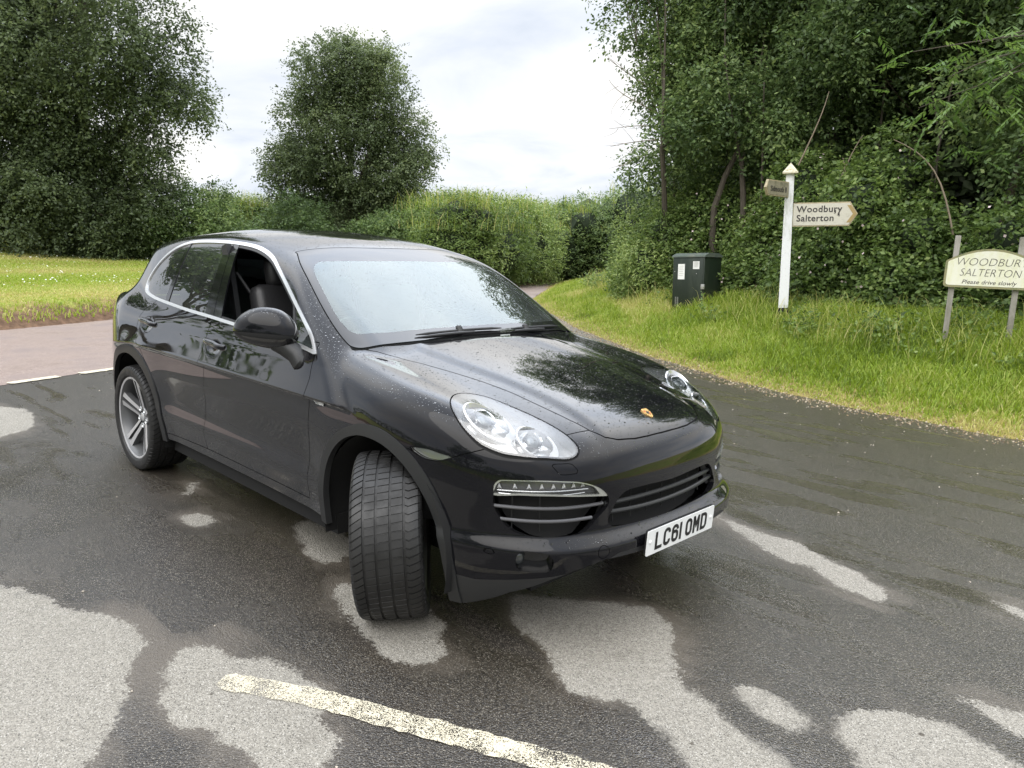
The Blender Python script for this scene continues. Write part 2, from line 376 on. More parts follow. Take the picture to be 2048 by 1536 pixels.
# ------------------------------------------------------------------ the car: skin meshed from the profile functions above
def surface_nets(h=.0125, lo=(-2.62, -1.02, .12), hi=(2.46, 1.02, 1.74)):
    n = [int(math.ceil((b-a)/h))+1 for a, b in zip(lo, hi)]
    n[1] = int(round(2.04/h))+1
    ax = [lo[i]+h*np.arange(n[i]) for i in range(3)]
    # coarse pass to skip empty space
    st = 6; F = np.full(n, 1.0, np.float32)
    cx, cy, cz = [a[::st] for a in ax]
    X, Y, Z = np.meshgrid(cx, cy, cz, indexing='ij')
    f = car(X.ravel(), np.abs(Y.ravel()), Z.ravel()).reshape(X.shape)
    for idx in np.argwhere(np.abs(f) < .20):
        pass
    near = np.abs(f) < .20
    mask = np.zeros(n, bool)
    for (i, j, k) in np.argwhere(near):
        mask[max(0, i*st-st//2-1):i*st+st//2+2, max(0, j*st-st//2-1):j*st+st//2+2, max(0, k*st-st//2-1):k*st+st//2+2] = True
    for i in range(n[0]):
        ic = min(int(round(i/st)), len(cx)-1)
        jj = np.minimum(np.round(np.arange(n[1])/st).astype(int), len(cy)-1); kk = np.minimum(np.round(np.arange(n[2])/st).astype(int), len(cz)-1)
        F[i] = f[ic][np.ix_(jj, kk)]
    I = np.argwhere(mask)
    half = I[I[:, 1] >= n[1]//2]
    P = np.stack([ax[0][half[:, 0]], ax[1][half[:, 1]], ax[2][half[:, 2]]], 1)
    v = car(P[:, 0], np.abs(P[:, 1]), P[:, 2])
    F[half[:, 0], half[:, 1], half[:, 2]] = v
    F[half[:, 0], n[1]-1-half[:, 1], half[:, 2]] = v
    S = F < 0
    c = [S[:-1, :-1, :-1], S[1:, :-1, :-1], S[:-1, 1:, :-1], S[1:, 1:, :-1], S[:-1, :-1, 1:], S[1:, :-1, 1:], S[:-1, 1:, 1:], S[1:, 1:, 1:]]
    tot = sum(x.astype(np.int8) for x in c); act = (tot > 0) & (tot < 8)
    cells = np.argwhere(act); ids = np.full(act.shape, -1, np.int64); ids[act] = np.arange(len(cells))
    acc = np.zeros((len(cells), 3)); cnt = np.zeros(len(cells))
    offs = [(0, 0, 0), (1, 0, 0), (0, 1, 0), (1, 1, 0), (0, 0, 1), (1, 0, 1), (0, 1, 1), (1, 1, 1)]
    for a in range(8):
        for b in range(a+1, 8):
            d = [offs[b][i]-offs[a][i] for i in range(3)]
            if sum(map(abs, d)) != 1: continue
            A = cells+offs[a]; B = cells+offs[b]
            fa = F[A[:, 0], A[:, 1], A[:, 2]]; fb = F[B[:, 0], B[:, 1], B[:, 2]]
            m = (fa < 0) != (fb < 0); t = fa/(fa-fb+1e-12)
            acc[m] += (A+(B-A)*t[:, None])[m]; cnt[m] += 1
    V = np.array(lo)+h*acc/cnt[:, None]
    Q = []
    for axn in range(3):
        sl0 = [slice(None)]*3; sl1 = [slice(None)]*3; sl0[axn] = slice(0, -1); sl1[axn] = slice(1, None)
        ch = S[tuple(sl0)] != S[tuple(sl1)]; E = np.argwhere(ch)
        u, v_ = [(1, 2), (2, 0), (0, 1)][axn]
        E = E[(E[:, u] > 0) & (E[:, v_] > 0) & (E[:, u] < act.shape[u]) & (E[:, v_] < act.shape[v_])]
        du = np.zeros(3, int); du[u] = 1; dv_ = np.zeros(3, int); dv_[v_] = 1
        g = lambda X: ids[X[:, 0], X[:, 1], X[:, 2]]
        q = np.stack([g(E), g(E-du), g(E-du-dv_), g(E-dv_)], 1)
        ins = S[E[:, 0], E[:, 1], E[:, 2]]
        q[~ins] = q[~ins][:, ::-1]
        Q.append(q)
    Q = np.concatenate(Q)
    for it in range(3):
        g = grad(V); f0 = car(V[:, 0], np.abs(V[:, 1]), V[:, 2]); V = V-g*(np.clip(f0, -.01, .01)/np.maximum((g*g).sum(1), .2))[:, None]
    N = grad(V, .004); N /= np.linalg.norm(N, axis=1, keepdims=True)
    # orient outward
    a = V[Q[:, 1]]-V[Q[:, 0]]; b = V[Q[:, 2]]-V[Q[:, 0]]
    fl = (np.cross(a, b)*N[Q[:, 0]]).sum(1) < 0
    Q[fl] = Q[fl][:, ::-1]
    d1 = np.linalg.norm(V[Q[:, 0]]-V[Q[:, 2]], axis=1); d2 = np.linalg.norm(V[Q[:, 1]]-V[Q[:, 3]], axis=1)
    T = np.where((d1 < d2)[:, None], np.concatenate([Q[:, [0, 1, 2]], Q[:, [0, 2, 3]]], 1), np.concatenate([Q[:, [0, 1, 3]], Q[:, [1, 2, 3]]], 1)).reshape(-1, 3)
    return V, N, T

def compact(V, N, T):
    u, inv = np.unique(T, return_inverse=True)
    return V[u], N[u], inv.reshape(-1, 3)
def cut(mesh, fld):
    """split a triangle mesh along fld = 0 (snapping stray vertices); returns (negative side, positive side)"""
    V, N, T = mesh
    if len(T) == 0: return mesh, mesh
    f = fld(V).astype(float); f = np.where(np.abs(f) < 4e-4, np.where(f < 0, -4e-4, 4e-4), f)
    s = f > 0; k = s[T].sum(1)
    neg = [T[k == 0]]; pos = [T[k == 3]]
    X = T[(k == 1) | (k == 2)]
    if len(X):
        kk = s[X].sum(1)
        lone = np.where(kk == 1, s[X].argmax(1), (~s[X]).argmax(1))     # the corner alone on its side
        r = np.arange(len(X)); a = X[r, lone]; b = X[r, (lone+1) % 3]; c = X[r, (lone+2) % 3]
        def mid(p, q):
            lo = np.minimum(p, q); hi = np.maximum(p, q); key = lo*len(V)+hi
            return key, lo, hi
        k1, l1, h1 = mid(a, b); k2, l2, h2 = mid(a, c)
        keys, inv = np.unique(np.concatenate([k1, k2]), return_inverse=True)
        lo = keys//len(V); hi = keys % len(V); t = (f[lo]/(f[lo]-f[hi]))[:, None]
        NV = V[lo]+(V[hi]-V[lo])*t; NN = N[lo]+(N[hi]-N[lo])*t; NN /= np.linalg.norm(NN, axis=1, keepdims=True)
        ab = len(V)+inv[:len(X)]; ac = len(V)+inv[len(X):]
        V = np.concatenate([V, NV]); N = np.concatenate([N, NN])
        tri = np.stack([a, ab, ac], 1); q1 = np.stack([ab, b, c], 1); q2 = np.stack([ab, c, ac], 1)
        one = kk == 1
        pos += [tri[one], q1[~one], q2[~one]]; neg += [tri[~one], q1[one], q2[one]]
    return compact(V, N, np.concatenate(neg)), compact(V, N, np.concatenate(pos))
def join(*ms):
    ms = [m for m in ms if len(m[2])]
    V = np.concatenate([m[0] for m in ms]); N = np.concatenate([m[1] for m in ms]); o = 0; T = []
    for m in ms: T.append(m[2]+o); o += len(m[0])
    return V, N, np.concatenate(T)
def boundary(T):
    E = np.concatenate([T[:, [0, 1]], T[:, [1, 2]], T[:, [2, 0]]]); k = np.sort(E, 1)
    u, i, c = np.unique(k[:, 0].astype(np.int64)*10**7+k[:, 1], return_index=True, return_counts=True)
    return E[i[c == 1]]
def skin(name, mesh, mat, parent, depth=.012, push=0.0, flip=False, rimmat=None):
    """a panel: the surface piece plus a returned edge of the given depth"""
    V, N, T = mesh
    if len(T) == 0: return None
    V = V+N*push
    LN = N[T].reshape(-1, 3); FV = V; FT = T; mi = np.zeros(len(T), int)
    if depth:
        E = boundary(T); u, inv = np.unique(E, return_inverse=True); inv = inv.reshape(-1, 2)
        W = V[u]-N[u]*depth; base = len(V); FV = np.concatenate([V, W])
        a, b = E[:, 0], E[:, 1]; a2, b2 = base+inv[:, 0], base+inv[:, 1]
        t1 = np.stack([b, a, a2], 1); t2 = np.stack([b, a2, b2], 1); RT = np.concatenate([t1, t2])
        fn = np.cross(FV[RT[:, 1]]-FV[RT[:, 0]], FV[RT[:, 2]]-FV[RT[:, 0]]); fn /= np.maximum(np.linalg.norm(fn, axis=1, keepdims=True), 1e-9)
        FT = np.concatenate([T, RT]); LN = np.concatenate([LN, np.repeat(fn, 3, 0)]); mi = np.concatenate([mi, np.full(len(RT), 1 if rimmat else 0)])
    if flip: FT = FT[:, ::-1]; LN = -LN.reshape(-1, 3, 3)[:, ::-1].reshape(-1, 3)
    return np_mesh(name, FV, FT, [mat, rimmat] if rimmat else mat, parent, normals=LN, matidx=mi)
def cat_curve(P, n=6, closed=True):
    """Catmull-Rom resampling"""
    P = np.array(P, float); m = len(P); out = []
    for i in range(m if closed else m-1):
        g = lambda j: P[j % m] if closed else P[min(max(j, 0), m-1)]
        p0, p1, p2, p3 = g(i-1), g(i), g(i+1), g(i+2)
        for t in np.arange(n)/n: out.append(p1+.5*t*(p2-p0+t*(2*p0-5*p1+4*p2-p3+t*(3*(p1-p2)+p3-p0))))
    if not closed: out.append(P[-1])
    return np.array(out)
def sdf(poly, Q):
    """signed distance (negative inside) of points Q (n,2) to a polygon"""
    d = np.full(len(Q), 9.); ins = np.zeros(len(Q), bool)
    lo = poly.min(0)-.12; hi = poly.max(0)+.12; m = ((Q > lo) & (Q < hi)).all(1); q = Q[m]; dd = np.full(len(q), 9.); ii = np.zeros(len(q), bool)
    for a, b in zip(poly, np.roll(poly, -1, 0)):
        e = b-a; w = q-a; t = np.clip((w@e)/max(e@e, 1e-12), 0, 1); dd = np.minimum(dd, np.hypot(*(w-t[:, None]*e).T))
        c = (a[1] > q[:, 1]) != (b[1] > q[:, 1])
        if a[1] != b[1]: ii ^= c & (q[:, 0] < (b[0]-a[0])*(q[:, 1]-a[1])/(b[1]-a[1])+a[0])
    d[m] = dd; ins[m] = ii
    return np.where(ins, -d, d)
XZ = lambda V: V[:, [0, 2]]
XY = lambda V: np.stack([V[:, 0], np.abs(V[:, 1])], 1)
YZ = lambda V: np.stack([np.abs(V[:, 1]), V[:, 2]], 1)
def region(poly, pr, lim=None, side=0):
    """field: inside polygon in projection pr, limited by lim(V) < 0 and to one side of the car (side = -1 right, 1 left)"""
    poly = np.array(poly)
    def f(V):
        r = sdf(poly, pr(V))
        if lim is not None: r = np.maximum(r, lim(V))
        if side: r = np.maximum(r, .0-V[:, 1]*side)
        return r
    return f
def shift(f, d): return lambda V: f(V)+d

# ------------------------------------------------------------------ the ground
def at(u, D, v=None):
    """ground position seen in column u (of a 2048 px wide frame) at D metres from the camera"""
    a = _d*1.0+_r*((u-1024)/CAM_F)-_u*((488.7+(u-1024)*.0336-768)/CAM_F); h = math.hypot(a.x, a.y)
    return np.array([CAM_LOC[0]+a.x/h*D, CAM_LOC[1]+a.y/h*D])
E_VERGE = [(14, 6.1), (8, 5.7), (5, 5.55), (2.5, 5.5), (.91, 5.69), (-.03, 5.95), (-.82, 6.18), (-3, 7.25), (-6, 9.2), (-9, 11.6), (-12, 14.1), (-15.4, 18.5), (-19.9, 24.3), (-26, 33), (-32, 41)]
E_FAR = [(-37, 39), (-30, 32.5), (-24, 28.2), (-20.7, 24.9), (-18.4, 20.8), (-16.9, 17.5), (-15.2, 13), (-13.6, 8), (-12.2, 4.2), (-11.4, 2.1), (-10.6, .4), (-9.8, -2), (-8.9, -5), (-8, -10), (-7, -20), (-6.6, -34)]
E_SOUTH = [(-2.6, -34), (-2.9, -16), (-2.4, -11), (-.6, -8.6), (3, -7.7), (8, -7.4), (14, -7.3)]
ROADP = np.array(E_VERGE+E_FAR+E_SOUTH)
def poly_d(line, Q):
    line = np.array(line); d = np.full(len(Q), 1e9)
    for a, b in zip(line, line[1:]):
        e = b-a; w = Q-a; t = np.clip((w@e)/(e@e), 0, 1); d = np.minimum(d, np.hypot(*(w-t[:, None]*e).T))
    return d
def inside(poly, Q):
    ii = np.zeros(len(Q), bool)
    for a, b in zip(poly, np.roll(poly, -1, 0)):
        c = (a[1] > Q[:, 1]) != (b[1] > Q[:, 1])
        if a[1] != b[1]: ii ^= c & (Q[:, 0] < (b[0]-a[0])*(Q[:, 1]-a[1])/(b[1]-a[1])+a[0])
    return ii
def sn(Q, s, seed=0):
    x, y = Q[:, 0]*s+seed*3.1, Q[:, 1]*s-seed*1.7
    return (np.sin(x*1.3+1.1*np.sin(y*.9))+np.sin(y*1.7+1.3*np.sin(x*.7+2))+.6*np.sin(2.9*x+y*2.3+1)+.5*np.sin(4.3*y-2.1*x))/3.1
def zone(Q):
    dv, df, ds = poly_d(E_VERGE, Q), poly_d(E_FAR, Q), poly_d(E_SOUTH, Q); ins = inside(ROADP, Q)
    k = np.argmin(np.stack([dv, df, ds]), 0); d = np.minimum(np.minimum(dv, df), ds)
    return k, np.where(ins, -d, d)
def gh(Q, zd=None):
    k, d = zd if zd is not None else zone(Q); dp = np.maximum(d, 0)
    hv = .215*np.minimum(dp, 2.3)+.08*np.clip(dp-2.3, 0, 6)+.04*sn(Q, 1.3)*np.clip(dp*2, 0, 1)
    hf = .34*np.clip(dp/.75, 0, 1)**.7+.029*np.clip(dp-.8, 0, 45)+.03*sn(Q, .5, 2)*np.clip(dp-.5, 0, 1)
    lane = np.clip((Q[:, 1]-9)/6, 0, 1)*np.clip((-8-Q[:, 0])/4, 0, 1); hf = hf*(1-.35*lane)
    hs = .12*np.minimum(dp, 4)+.03*sn(Q, 1., 4)*np.clip(dp, 0, 1)
    h = np.where(k == 0, hv, np.where(k == 1, hf, hs))
    return np.where(d < 0, -.03, h-.03*np.clip(1-dp/.12, 0, 1))
def axis(segs):
    out = []
    for a, b, s in segs: out += list(np.arange(a, b-1e-6, s))
    return np.array(out+[segs[-1][1]])
gx = axis([(-1800, -600, 300), (-600, -160, 55), (-160, -60, 10), (-60, -16, .6), (-16, 9, .14), (9, 24, .6), (24, 100, 10), (100, 600, 100), (600, 1800, 300)])
gy = axis([(-1800, -600, 300), (-600, -160, 55), (-160, -36, 10), (-36, -9, .6), (-9, 17, .14), (17, 60, .6), (60, 160, 10), (160, 600, 55), (600, 1800, 300)])
X, Y = np.meshgrid(gx, gy, indexing='ij'); Q = np.stack([X.ravel(), Y.ravel()], 1); zd = zone(Q); Z = gh(Q, zd)
nx, ny = len(gx), len(gy); I = np.arange(nx*ny).reshape(nx, ny)
F = np.stack([I[:-1, :-1].ravel(), I[1:, :-1].ravel(), I[1:, 1:].ravel(), I[:-1, 1:].ravel()], 1)
def ground_mat():
    t = NT('grass_soil'); P = t.pos(); n = t.noise(P, .55, 5, .6); n2 = t.noise(P, 9, 5, .7); n3 = t.noise(P, 3.1, 4)
    at_ = t.n('ShaderNodeAttribute', attribute_name='edge').outputs['Fac']; kn = t.n('ShaderNodeAttribute', attribute_name='kind').outputs['Fac']
    green = t.ramp(n2, [(.25, (.09, .13, .018)), (.5, (.19, .24, .035)), (.75, (.32, .34, .07))])
    straw = t.ramp(n2, [(.3, (.15, .12, .045)), (.7, (.33, .27, .10))])
    soil = t.ramp(n2, [(.3, (.07, .042, .028)), (.55, (.15, .095, .06)), (.8, (.27, .15, .10))])
    g = t.mix(t.rng(n, .44, .60), green, straw)
    e = t.math('ADD', at_, t.math('MULTIPLY', t.math('SUBTRACT', n3, .5), .9))
    g = t.mix(t.rng(e, .75, .35), g, t.mix(kn, straw, soil))
    t.pbr(base=g, rough=.9, spec=.15, normal=t.bump(n2, .6, .06)); return t.m
gr = np_mesh('ground', np.stack([Q[:, 0], Q[:, 1], Z], 1), F, ground_mat(), attrs={'edge': ('POINT', 'FLOAT', np.clip(zd[1], 0, 3)), 'kind': ('POINT', 'FLOAT', (zd[0] == 1).astype(float))})
tag(gr, kind='structure')

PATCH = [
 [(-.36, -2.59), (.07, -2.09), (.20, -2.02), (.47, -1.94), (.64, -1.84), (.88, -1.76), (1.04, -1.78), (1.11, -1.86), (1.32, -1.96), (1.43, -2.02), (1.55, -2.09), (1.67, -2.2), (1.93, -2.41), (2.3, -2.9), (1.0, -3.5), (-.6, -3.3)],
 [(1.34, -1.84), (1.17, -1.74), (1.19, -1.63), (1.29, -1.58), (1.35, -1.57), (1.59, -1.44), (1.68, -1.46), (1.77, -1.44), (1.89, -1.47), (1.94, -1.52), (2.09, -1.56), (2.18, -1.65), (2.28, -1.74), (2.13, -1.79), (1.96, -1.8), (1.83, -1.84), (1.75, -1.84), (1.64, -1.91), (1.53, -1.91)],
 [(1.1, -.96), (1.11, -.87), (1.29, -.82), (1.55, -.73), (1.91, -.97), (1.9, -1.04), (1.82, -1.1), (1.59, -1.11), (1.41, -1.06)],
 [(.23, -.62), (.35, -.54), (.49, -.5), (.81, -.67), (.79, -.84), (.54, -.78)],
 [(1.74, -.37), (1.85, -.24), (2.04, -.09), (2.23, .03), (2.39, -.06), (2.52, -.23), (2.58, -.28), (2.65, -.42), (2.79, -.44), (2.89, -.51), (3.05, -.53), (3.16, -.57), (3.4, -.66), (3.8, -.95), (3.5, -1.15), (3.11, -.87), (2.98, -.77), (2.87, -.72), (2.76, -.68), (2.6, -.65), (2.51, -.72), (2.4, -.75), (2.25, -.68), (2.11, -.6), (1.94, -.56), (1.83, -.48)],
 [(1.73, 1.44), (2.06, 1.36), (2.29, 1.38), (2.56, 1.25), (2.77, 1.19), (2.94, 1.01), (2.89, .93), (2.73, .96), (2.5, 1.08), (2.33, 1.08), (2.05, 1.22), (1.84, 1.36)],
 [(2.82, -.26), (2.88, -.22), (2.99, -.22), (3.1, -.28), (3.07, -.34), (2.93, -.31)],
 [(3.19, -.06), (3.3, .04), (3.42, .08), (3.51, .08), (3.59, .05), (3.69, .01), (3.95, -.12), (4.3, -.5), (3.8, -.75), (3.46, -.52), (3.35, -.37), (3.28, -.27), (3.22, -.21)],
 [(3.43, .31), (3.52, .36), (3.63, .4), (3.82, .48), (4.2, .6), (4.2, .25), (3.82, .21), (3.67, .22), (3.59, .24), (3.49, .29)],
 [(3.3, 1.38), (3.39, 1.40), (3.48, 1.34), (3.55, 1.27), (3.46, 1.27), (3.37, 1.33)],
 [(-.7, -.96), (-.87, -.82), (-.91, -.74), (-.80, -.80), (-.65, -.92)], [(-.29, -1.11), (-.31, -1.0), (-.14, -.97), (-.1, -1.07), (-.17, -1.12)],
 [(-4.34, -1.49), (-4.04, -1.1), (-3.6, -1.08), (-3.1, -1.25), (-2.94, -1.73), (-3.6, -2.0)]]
def road_sheet(name, poly, z, xs, ys, mat, attrs=None):
    X, Y = np.meshgrid(xs, ys, indexing='ij'); Q = np.stack([X.ravel(), Y.ravel()], 1); V = np.concatenate([Q, np.full((len(Q), 1), z)], 1)
    I = np.arange(len(xs)*len(ys)).reshape(len(xs), len(ys))
    T = np.concatenate([np.stack([I[:-1, :-1].ravel(), I[1:, :-1].ravel(), I[1:, 1:].ravel()], 1), np.stack([I[:-1, :-1].ravel(), I[1:, 1:].ravel(), I[:-1, 1:].ravel()], 1)])
    N = np.tile([0, 0, 1.], (len(V), 1))
    def f(V):
        q = V[:, :2]; d = np.full(len(q), 1e9)
        for a, b in zip(poly, np.roll(poly, -1, 0)):
            e = b-a; w = q-a; t = np.clip((w@e)/(e@e), 0, 1); d = np.minimum(d, np.hypot(*(w-t[:, None]*e).T))
        w_ = .05*sn(q, 5.)+.03*sn(q, 17., 3)
        return np.where(inside(poly, q), -d, d)+w_
    a, _ = cut((V, N, T), f); V = a[0]
    at_ = {k: ('POINT', 'FLOAT', fn(V[:, :2])) for k, fn in (attrs or {}).items()}
    return np_mesh(name, V, a[2], mat, attrs=at_)
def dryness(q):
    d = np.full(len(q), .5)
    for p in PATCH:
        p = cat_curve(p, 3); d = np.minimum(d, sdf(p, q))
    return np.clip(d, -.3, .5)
def asphalt():
    t = NT('wet_asphalt'); P = t.pos()
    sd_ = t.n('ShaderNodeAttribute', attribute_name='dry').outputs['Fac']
    n1 = t.noise(P, 7, 6, .62); n2 = t.noise(P, 55, 3, .6); n0 = t.noise(P, .9, 4, .55, .6)
    ag = t.n('ShaderNodeTexVoronoi', {'Vector': P, 'Scale': 150.}); agc = t.n('ShaderNodeSeparateColor', {0: ag.outputs['Color']}).outputs[0]
    ag2 = t.n('ShaderNodeTexVoronoi', {'Vector': P, 'Scale': 330.}); ag2c = t.n('ShaderNodeSeparateColor', {0: ag2.outputs['Color']}).outputs[0]
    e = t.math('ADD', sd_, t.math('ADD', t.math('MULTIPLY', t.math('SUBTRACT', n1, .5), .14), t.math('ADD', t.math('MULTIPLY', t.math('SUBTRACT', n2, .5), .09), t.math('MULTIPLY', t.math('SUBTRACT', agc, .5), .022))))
    mp = t.n('ShaderNodeMapping', {0: P, 'Rotation': (0, 0, R_(-58)), 'Scale': (.55, 2.2, 1)}).outputs[0]
    st = t.noise(mp, 1.6, 5, .55, .5); film = t.rng(st, .50, .66)
    mot = t.noise(P, 3.2, 5, .65); wetc = t.mix(agc, t.mix(mot, (.006, .0055, .005, 1), (.024, .020, .016, 1)), t.mix(mot, (.024, .0205, .016, 1), (.074, .061, .045, 1))); wetc = t.mix(t.rng(ag2c, .86, .97), wetc, (.22, .20, .165, 1))
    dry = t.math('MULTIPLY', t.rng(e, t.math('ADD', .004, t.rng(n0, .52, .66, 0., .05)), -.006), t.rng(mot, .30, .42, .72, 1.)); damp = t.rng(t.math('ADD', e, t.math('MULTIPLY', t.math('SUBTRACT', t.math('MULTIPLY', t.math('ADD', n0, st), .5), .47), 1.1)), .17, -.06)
    # streaks where water has drained, drawn out across the slope
    wetc = t.mix(t.math('MULTIPLY', damp, .6), wetc, (.130, .110, .086, 1))
    wetc = t.mix(t.math('MULTIPLY', film, .18), wetc, (.10, .095, .09, 1))
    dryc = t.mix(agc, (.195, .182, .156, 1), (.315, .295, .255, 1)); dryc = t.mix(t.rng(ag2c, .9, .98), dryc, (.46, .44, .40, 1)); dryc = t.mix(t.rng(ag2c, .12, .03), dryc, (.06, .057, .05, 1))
    spots = t.n('ShaderNodeTexVoronoi', {'Vector': P, 'Scale': 5.}); spr = t.n('ShaderNodeSeparateColor', {0: spots.outputs['Color']}).outputs[1]
    sp = t.math('MULTIPLY', t.rng(spots.outputs['Distance'], .09, .05), t.rng(spr, .72, .74))
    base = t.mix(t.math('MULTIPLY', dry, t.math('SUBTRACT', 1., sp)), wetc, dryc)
    hgt = t.math('ADD', t.math('MULTIPLY', ag.outputs['Distance'], -.8), t.math('MULTIPLY', n2, .8))
    rgw = t.mixf(film, .33, .13); rgh = t.mixf(dry, t.mixf(t.math('MULTIPLY', damp, .6), rgw, .6), .85)
    sep = t.n('ShaderNodeSeparateXYZ', {0: P})
    pud = t.math('MULTIPLY', t.rng(sep.outputs['X'], 2.0, .9), t.rng(sep.outputs['Y'], -1.0, -1.4)); pud = t.math('MULTIPLY', t.math('MULTIPLY', pud, t.rng(n0, .30, .62)), t.math('SUBTRACT', 1., dry))
    rgh = t.mixf(pud, rgh, .20)
    bst = t.mixf(dry, t.mixf(t.math('MAXIMUM', film, pud), .75, .35), 1.0)
    t.pbr(base=base, rough=rgh, spec=t.mixf(dry, .7, .3), normal=t.n('ShaderNodeBump', {'Height': hgt, 'Strength': bst, 'Distance': .0045}).outputs[0]); return t.m
xs = axis([(-40, -8, .5), (-8, -5.6, .15), (-5.6, 4.6, .045), (4.6, 14.5, .25)]); ys = axis([(-36, -4.2, .5), (-4.2, 3.2, .045), (3.2, 7, .12), (7, 16, .25), (16, 42, .5)])
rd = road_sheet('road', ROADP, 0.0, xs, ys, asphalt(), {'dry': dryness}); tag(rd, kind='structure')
def pink():
    t = NT('red_asphalt'); P = t.pos(); n = t.noise(P, 1.2, 5, .6); n2 = t.noise(P, 30, 3)
    ag = t.n('ShaderNodeTexVoronoi', {'Vector': P, 'Scale': 90.}); c = t.n('ShaderNodeSeparateColor', {0: ag.outputs['Color']}).outputs[0]
    b = t.mix(c, (.172, .128, .108, 1), (.315, .25, .218, 1)); b = t.mix(t.rng(n, .45, .7), b, (.20, .16, .145, 1))
    crk = t.n('ShaderNodeTexVoronoi', {'Vector': t.n('ShaderNodeVectorMath', {0: P, 1: t.n('ShaderNodeVectorMath', {0: t.n('ShaderNodeTexNoise', {'Vector': P, 'Scale': 2.}).outputs['Color'], 'Scale': .6}, operation='SCALE').outputs[0]}, operation='ADD').outputs[0], 'Scale': .35}, feature='DISTANCE_TO_EDGE').outputs['Distance']
    t.pbr(base=b, rough=t.rng(n, .3, .7, .45, .75), spec=.35, normal=t.bump(ag.outputs['Distance'], .6, .004)); return t.m
NEARL = [(-2.7, -34), (-3.2, -14), (-3.9, -6), (-4.55, -3.4), (-5.0, -2.0), (-5.42, -.75), (-5.85, .5), (-6.6, 2.7), (-7.6, 5.4), (-8.8, 8), (-10.4, 11), (-12, 14.1)]
MR = np.array(NEARL+E_VERGE[11:]+E_FAR)
mrd = road_sheet('main_road', MR, .004, axis([(-40, -20, .5), (-20, -2, .2)]), axis([(-36, -6, .5), (-6, 16, .2), (16, 42, .5)]), pink()); tag(mrd, kind='structure')
# painted lines
def worn_paint(wear):
    t = NT('worn_road_paint'); P = t.pos(); n = t.noise(P, 130, 3, .7); n2 = t.noise(P, 9, 4)
    n = t.mixf(.5, n, t.noise(P, 260, 2, .6)); m_ = t.rng(t.math('ADD', n, t.math('MULTIPLY', t.math('SUBTRACT', n2, .5), .45)), wear-.02, wear+.02)
    p = t.pbr(base=t.mix(t.noise(P, 40, 3), (.50, .45, .33, 1), (.66, .61, .47, 1)), rough=.6, alpha=m_, normal=t.bump(n, .5, .003)); return t.m
def stripe(name, pts, wd, z, mat, ragged=.006):
    P = np.array(pts, float); L, Rr = [], []
    seg = []
    for a, b in zip(P, P[1:]):
        n = max(2, int(np.hypot(*(b-a))/.03)); seg += [a+(b-a)*i/n for i in range(n)]
    seg.append(P[-1]); seg = np.array(seg); tn = np.gradient(seg, axis=0); tn /= np.linalg.norm(tn, axis=1, keepdims=True); nn = np.stack([-tn[:, 1], tn[:, 0]], 1)
    rg = np.random.RandomState(5); w1 = wd/2+rg.uniform(-ragged, ragged, len(seg)); w2 = wd/2+rg.uniform(-ragged, ragged, len(seg))
    w1[0] *= .75; w2[0] *= .55
    V = np.concatenate([seg+nn*w1[:, None], seg-nn*w2[:, None]]); V = np.concatenate([V, np.full((len(V), 1), z)], 1); n = len(seg)
    Fq = [(n+i, n+i+1, i+1, i) for i in range(n-1)]
    return np_mesh(name, V, np.array(Fq), mat, smooth=False)
PW_ = worn_paint(.485)
tag(stripe('road_marking', [(1.49, -1.685), (1.80, -1.49), (2.10, -1.355), (2.50, -1.165), (2.81, -1.03), (3.3, -.80)], .105, .005, PW_), kind='structure')
PW2 = worn_paint(.40)
for a, b in (((-5.02, -1.95), (-5.20, -1.40)), ((-5.38, -.88), (-5.55, -.36)), ((-5.62, -.12), (-5.80, .42)), ((-5.93, .75), (-6.1, 1.3))):
    tag(stripe('road_marking', [a, b], .13, .010, PW2), kind='structure')

# ------------------------------------------------------------------ foliage
RG = np.random.RandomState(11)
def unit(v): return v/np.maximum(np.linalg.norm(v, axis=-1, keepdims=True), 1e-9)
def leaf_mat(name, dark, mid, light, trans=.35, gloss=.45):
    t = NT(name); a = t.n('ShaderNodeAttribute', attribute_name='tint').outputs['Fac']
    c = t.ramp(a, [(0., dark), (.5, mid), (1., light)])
    p = t.n('ShaderNodeBsdfPrincipled', {'Base Color': c, 'Roughness': gloss, 'Specular IOR Level': .35})
    tr = t.n('ShaderNodeBsdfTranslucent', {'Color': t.n('ShaderNodeHueSaturation', {'Hue': .49, 'Saturation': 1.1, 'Value': 1.25, 'Color': c}).outputs[0]})
    t.l(t.n('ShaderNodeMixShader', {0: trans, 1: p.outputs[0], 2: tr.outputs[0]}).outputs[0], t.o.inputs[0]); return t.m
M['leaf_dark'] = leaf_mat('dark_tree_leaves', (.042, .062, .028), (.125, .168, .078), (.25, .30, .14), .42)
M['leaf_wood'] = leaf_mat('wood_leaves', (.045, .078, .030), (.140, .210, .080), (.30, .38, .14), .44)
M['leaf_light'] = leaf_mat('bramble_leaves', (.055, .095, .028), (.17, .25, .070), (.40, .48, .18), .42)
M['leaf_ash'] = leaf_mat('ash_leaflets', (.06, .11, .03), (.11, .19, .05), (.22, .32, .10), .45)
M['grass'] = leaf_mat('grass_blades', (.085, .140, .020), (.28, .385, .050), (.60, .54, .24), .40, .5)
def bark_mat():
    t = NT('bark'); P = t.obj(); n = t.noise(t.n('ShaderNodeMapping', {0: P, 'Scale': (6, 6, 1.2)}).outputs[0], 3, 6, .65)
    t.pbr(base=t.mix(n, (.030, .024, .018, 1), (.13, .11, .085, 1)), rough=.9, normal=t.bump(n, .8, .03)); return t.m
M['bark'] = bark_mat()
M['twig'] = flat('dead_twig', (.25, .20, .15), .8, var=.3)
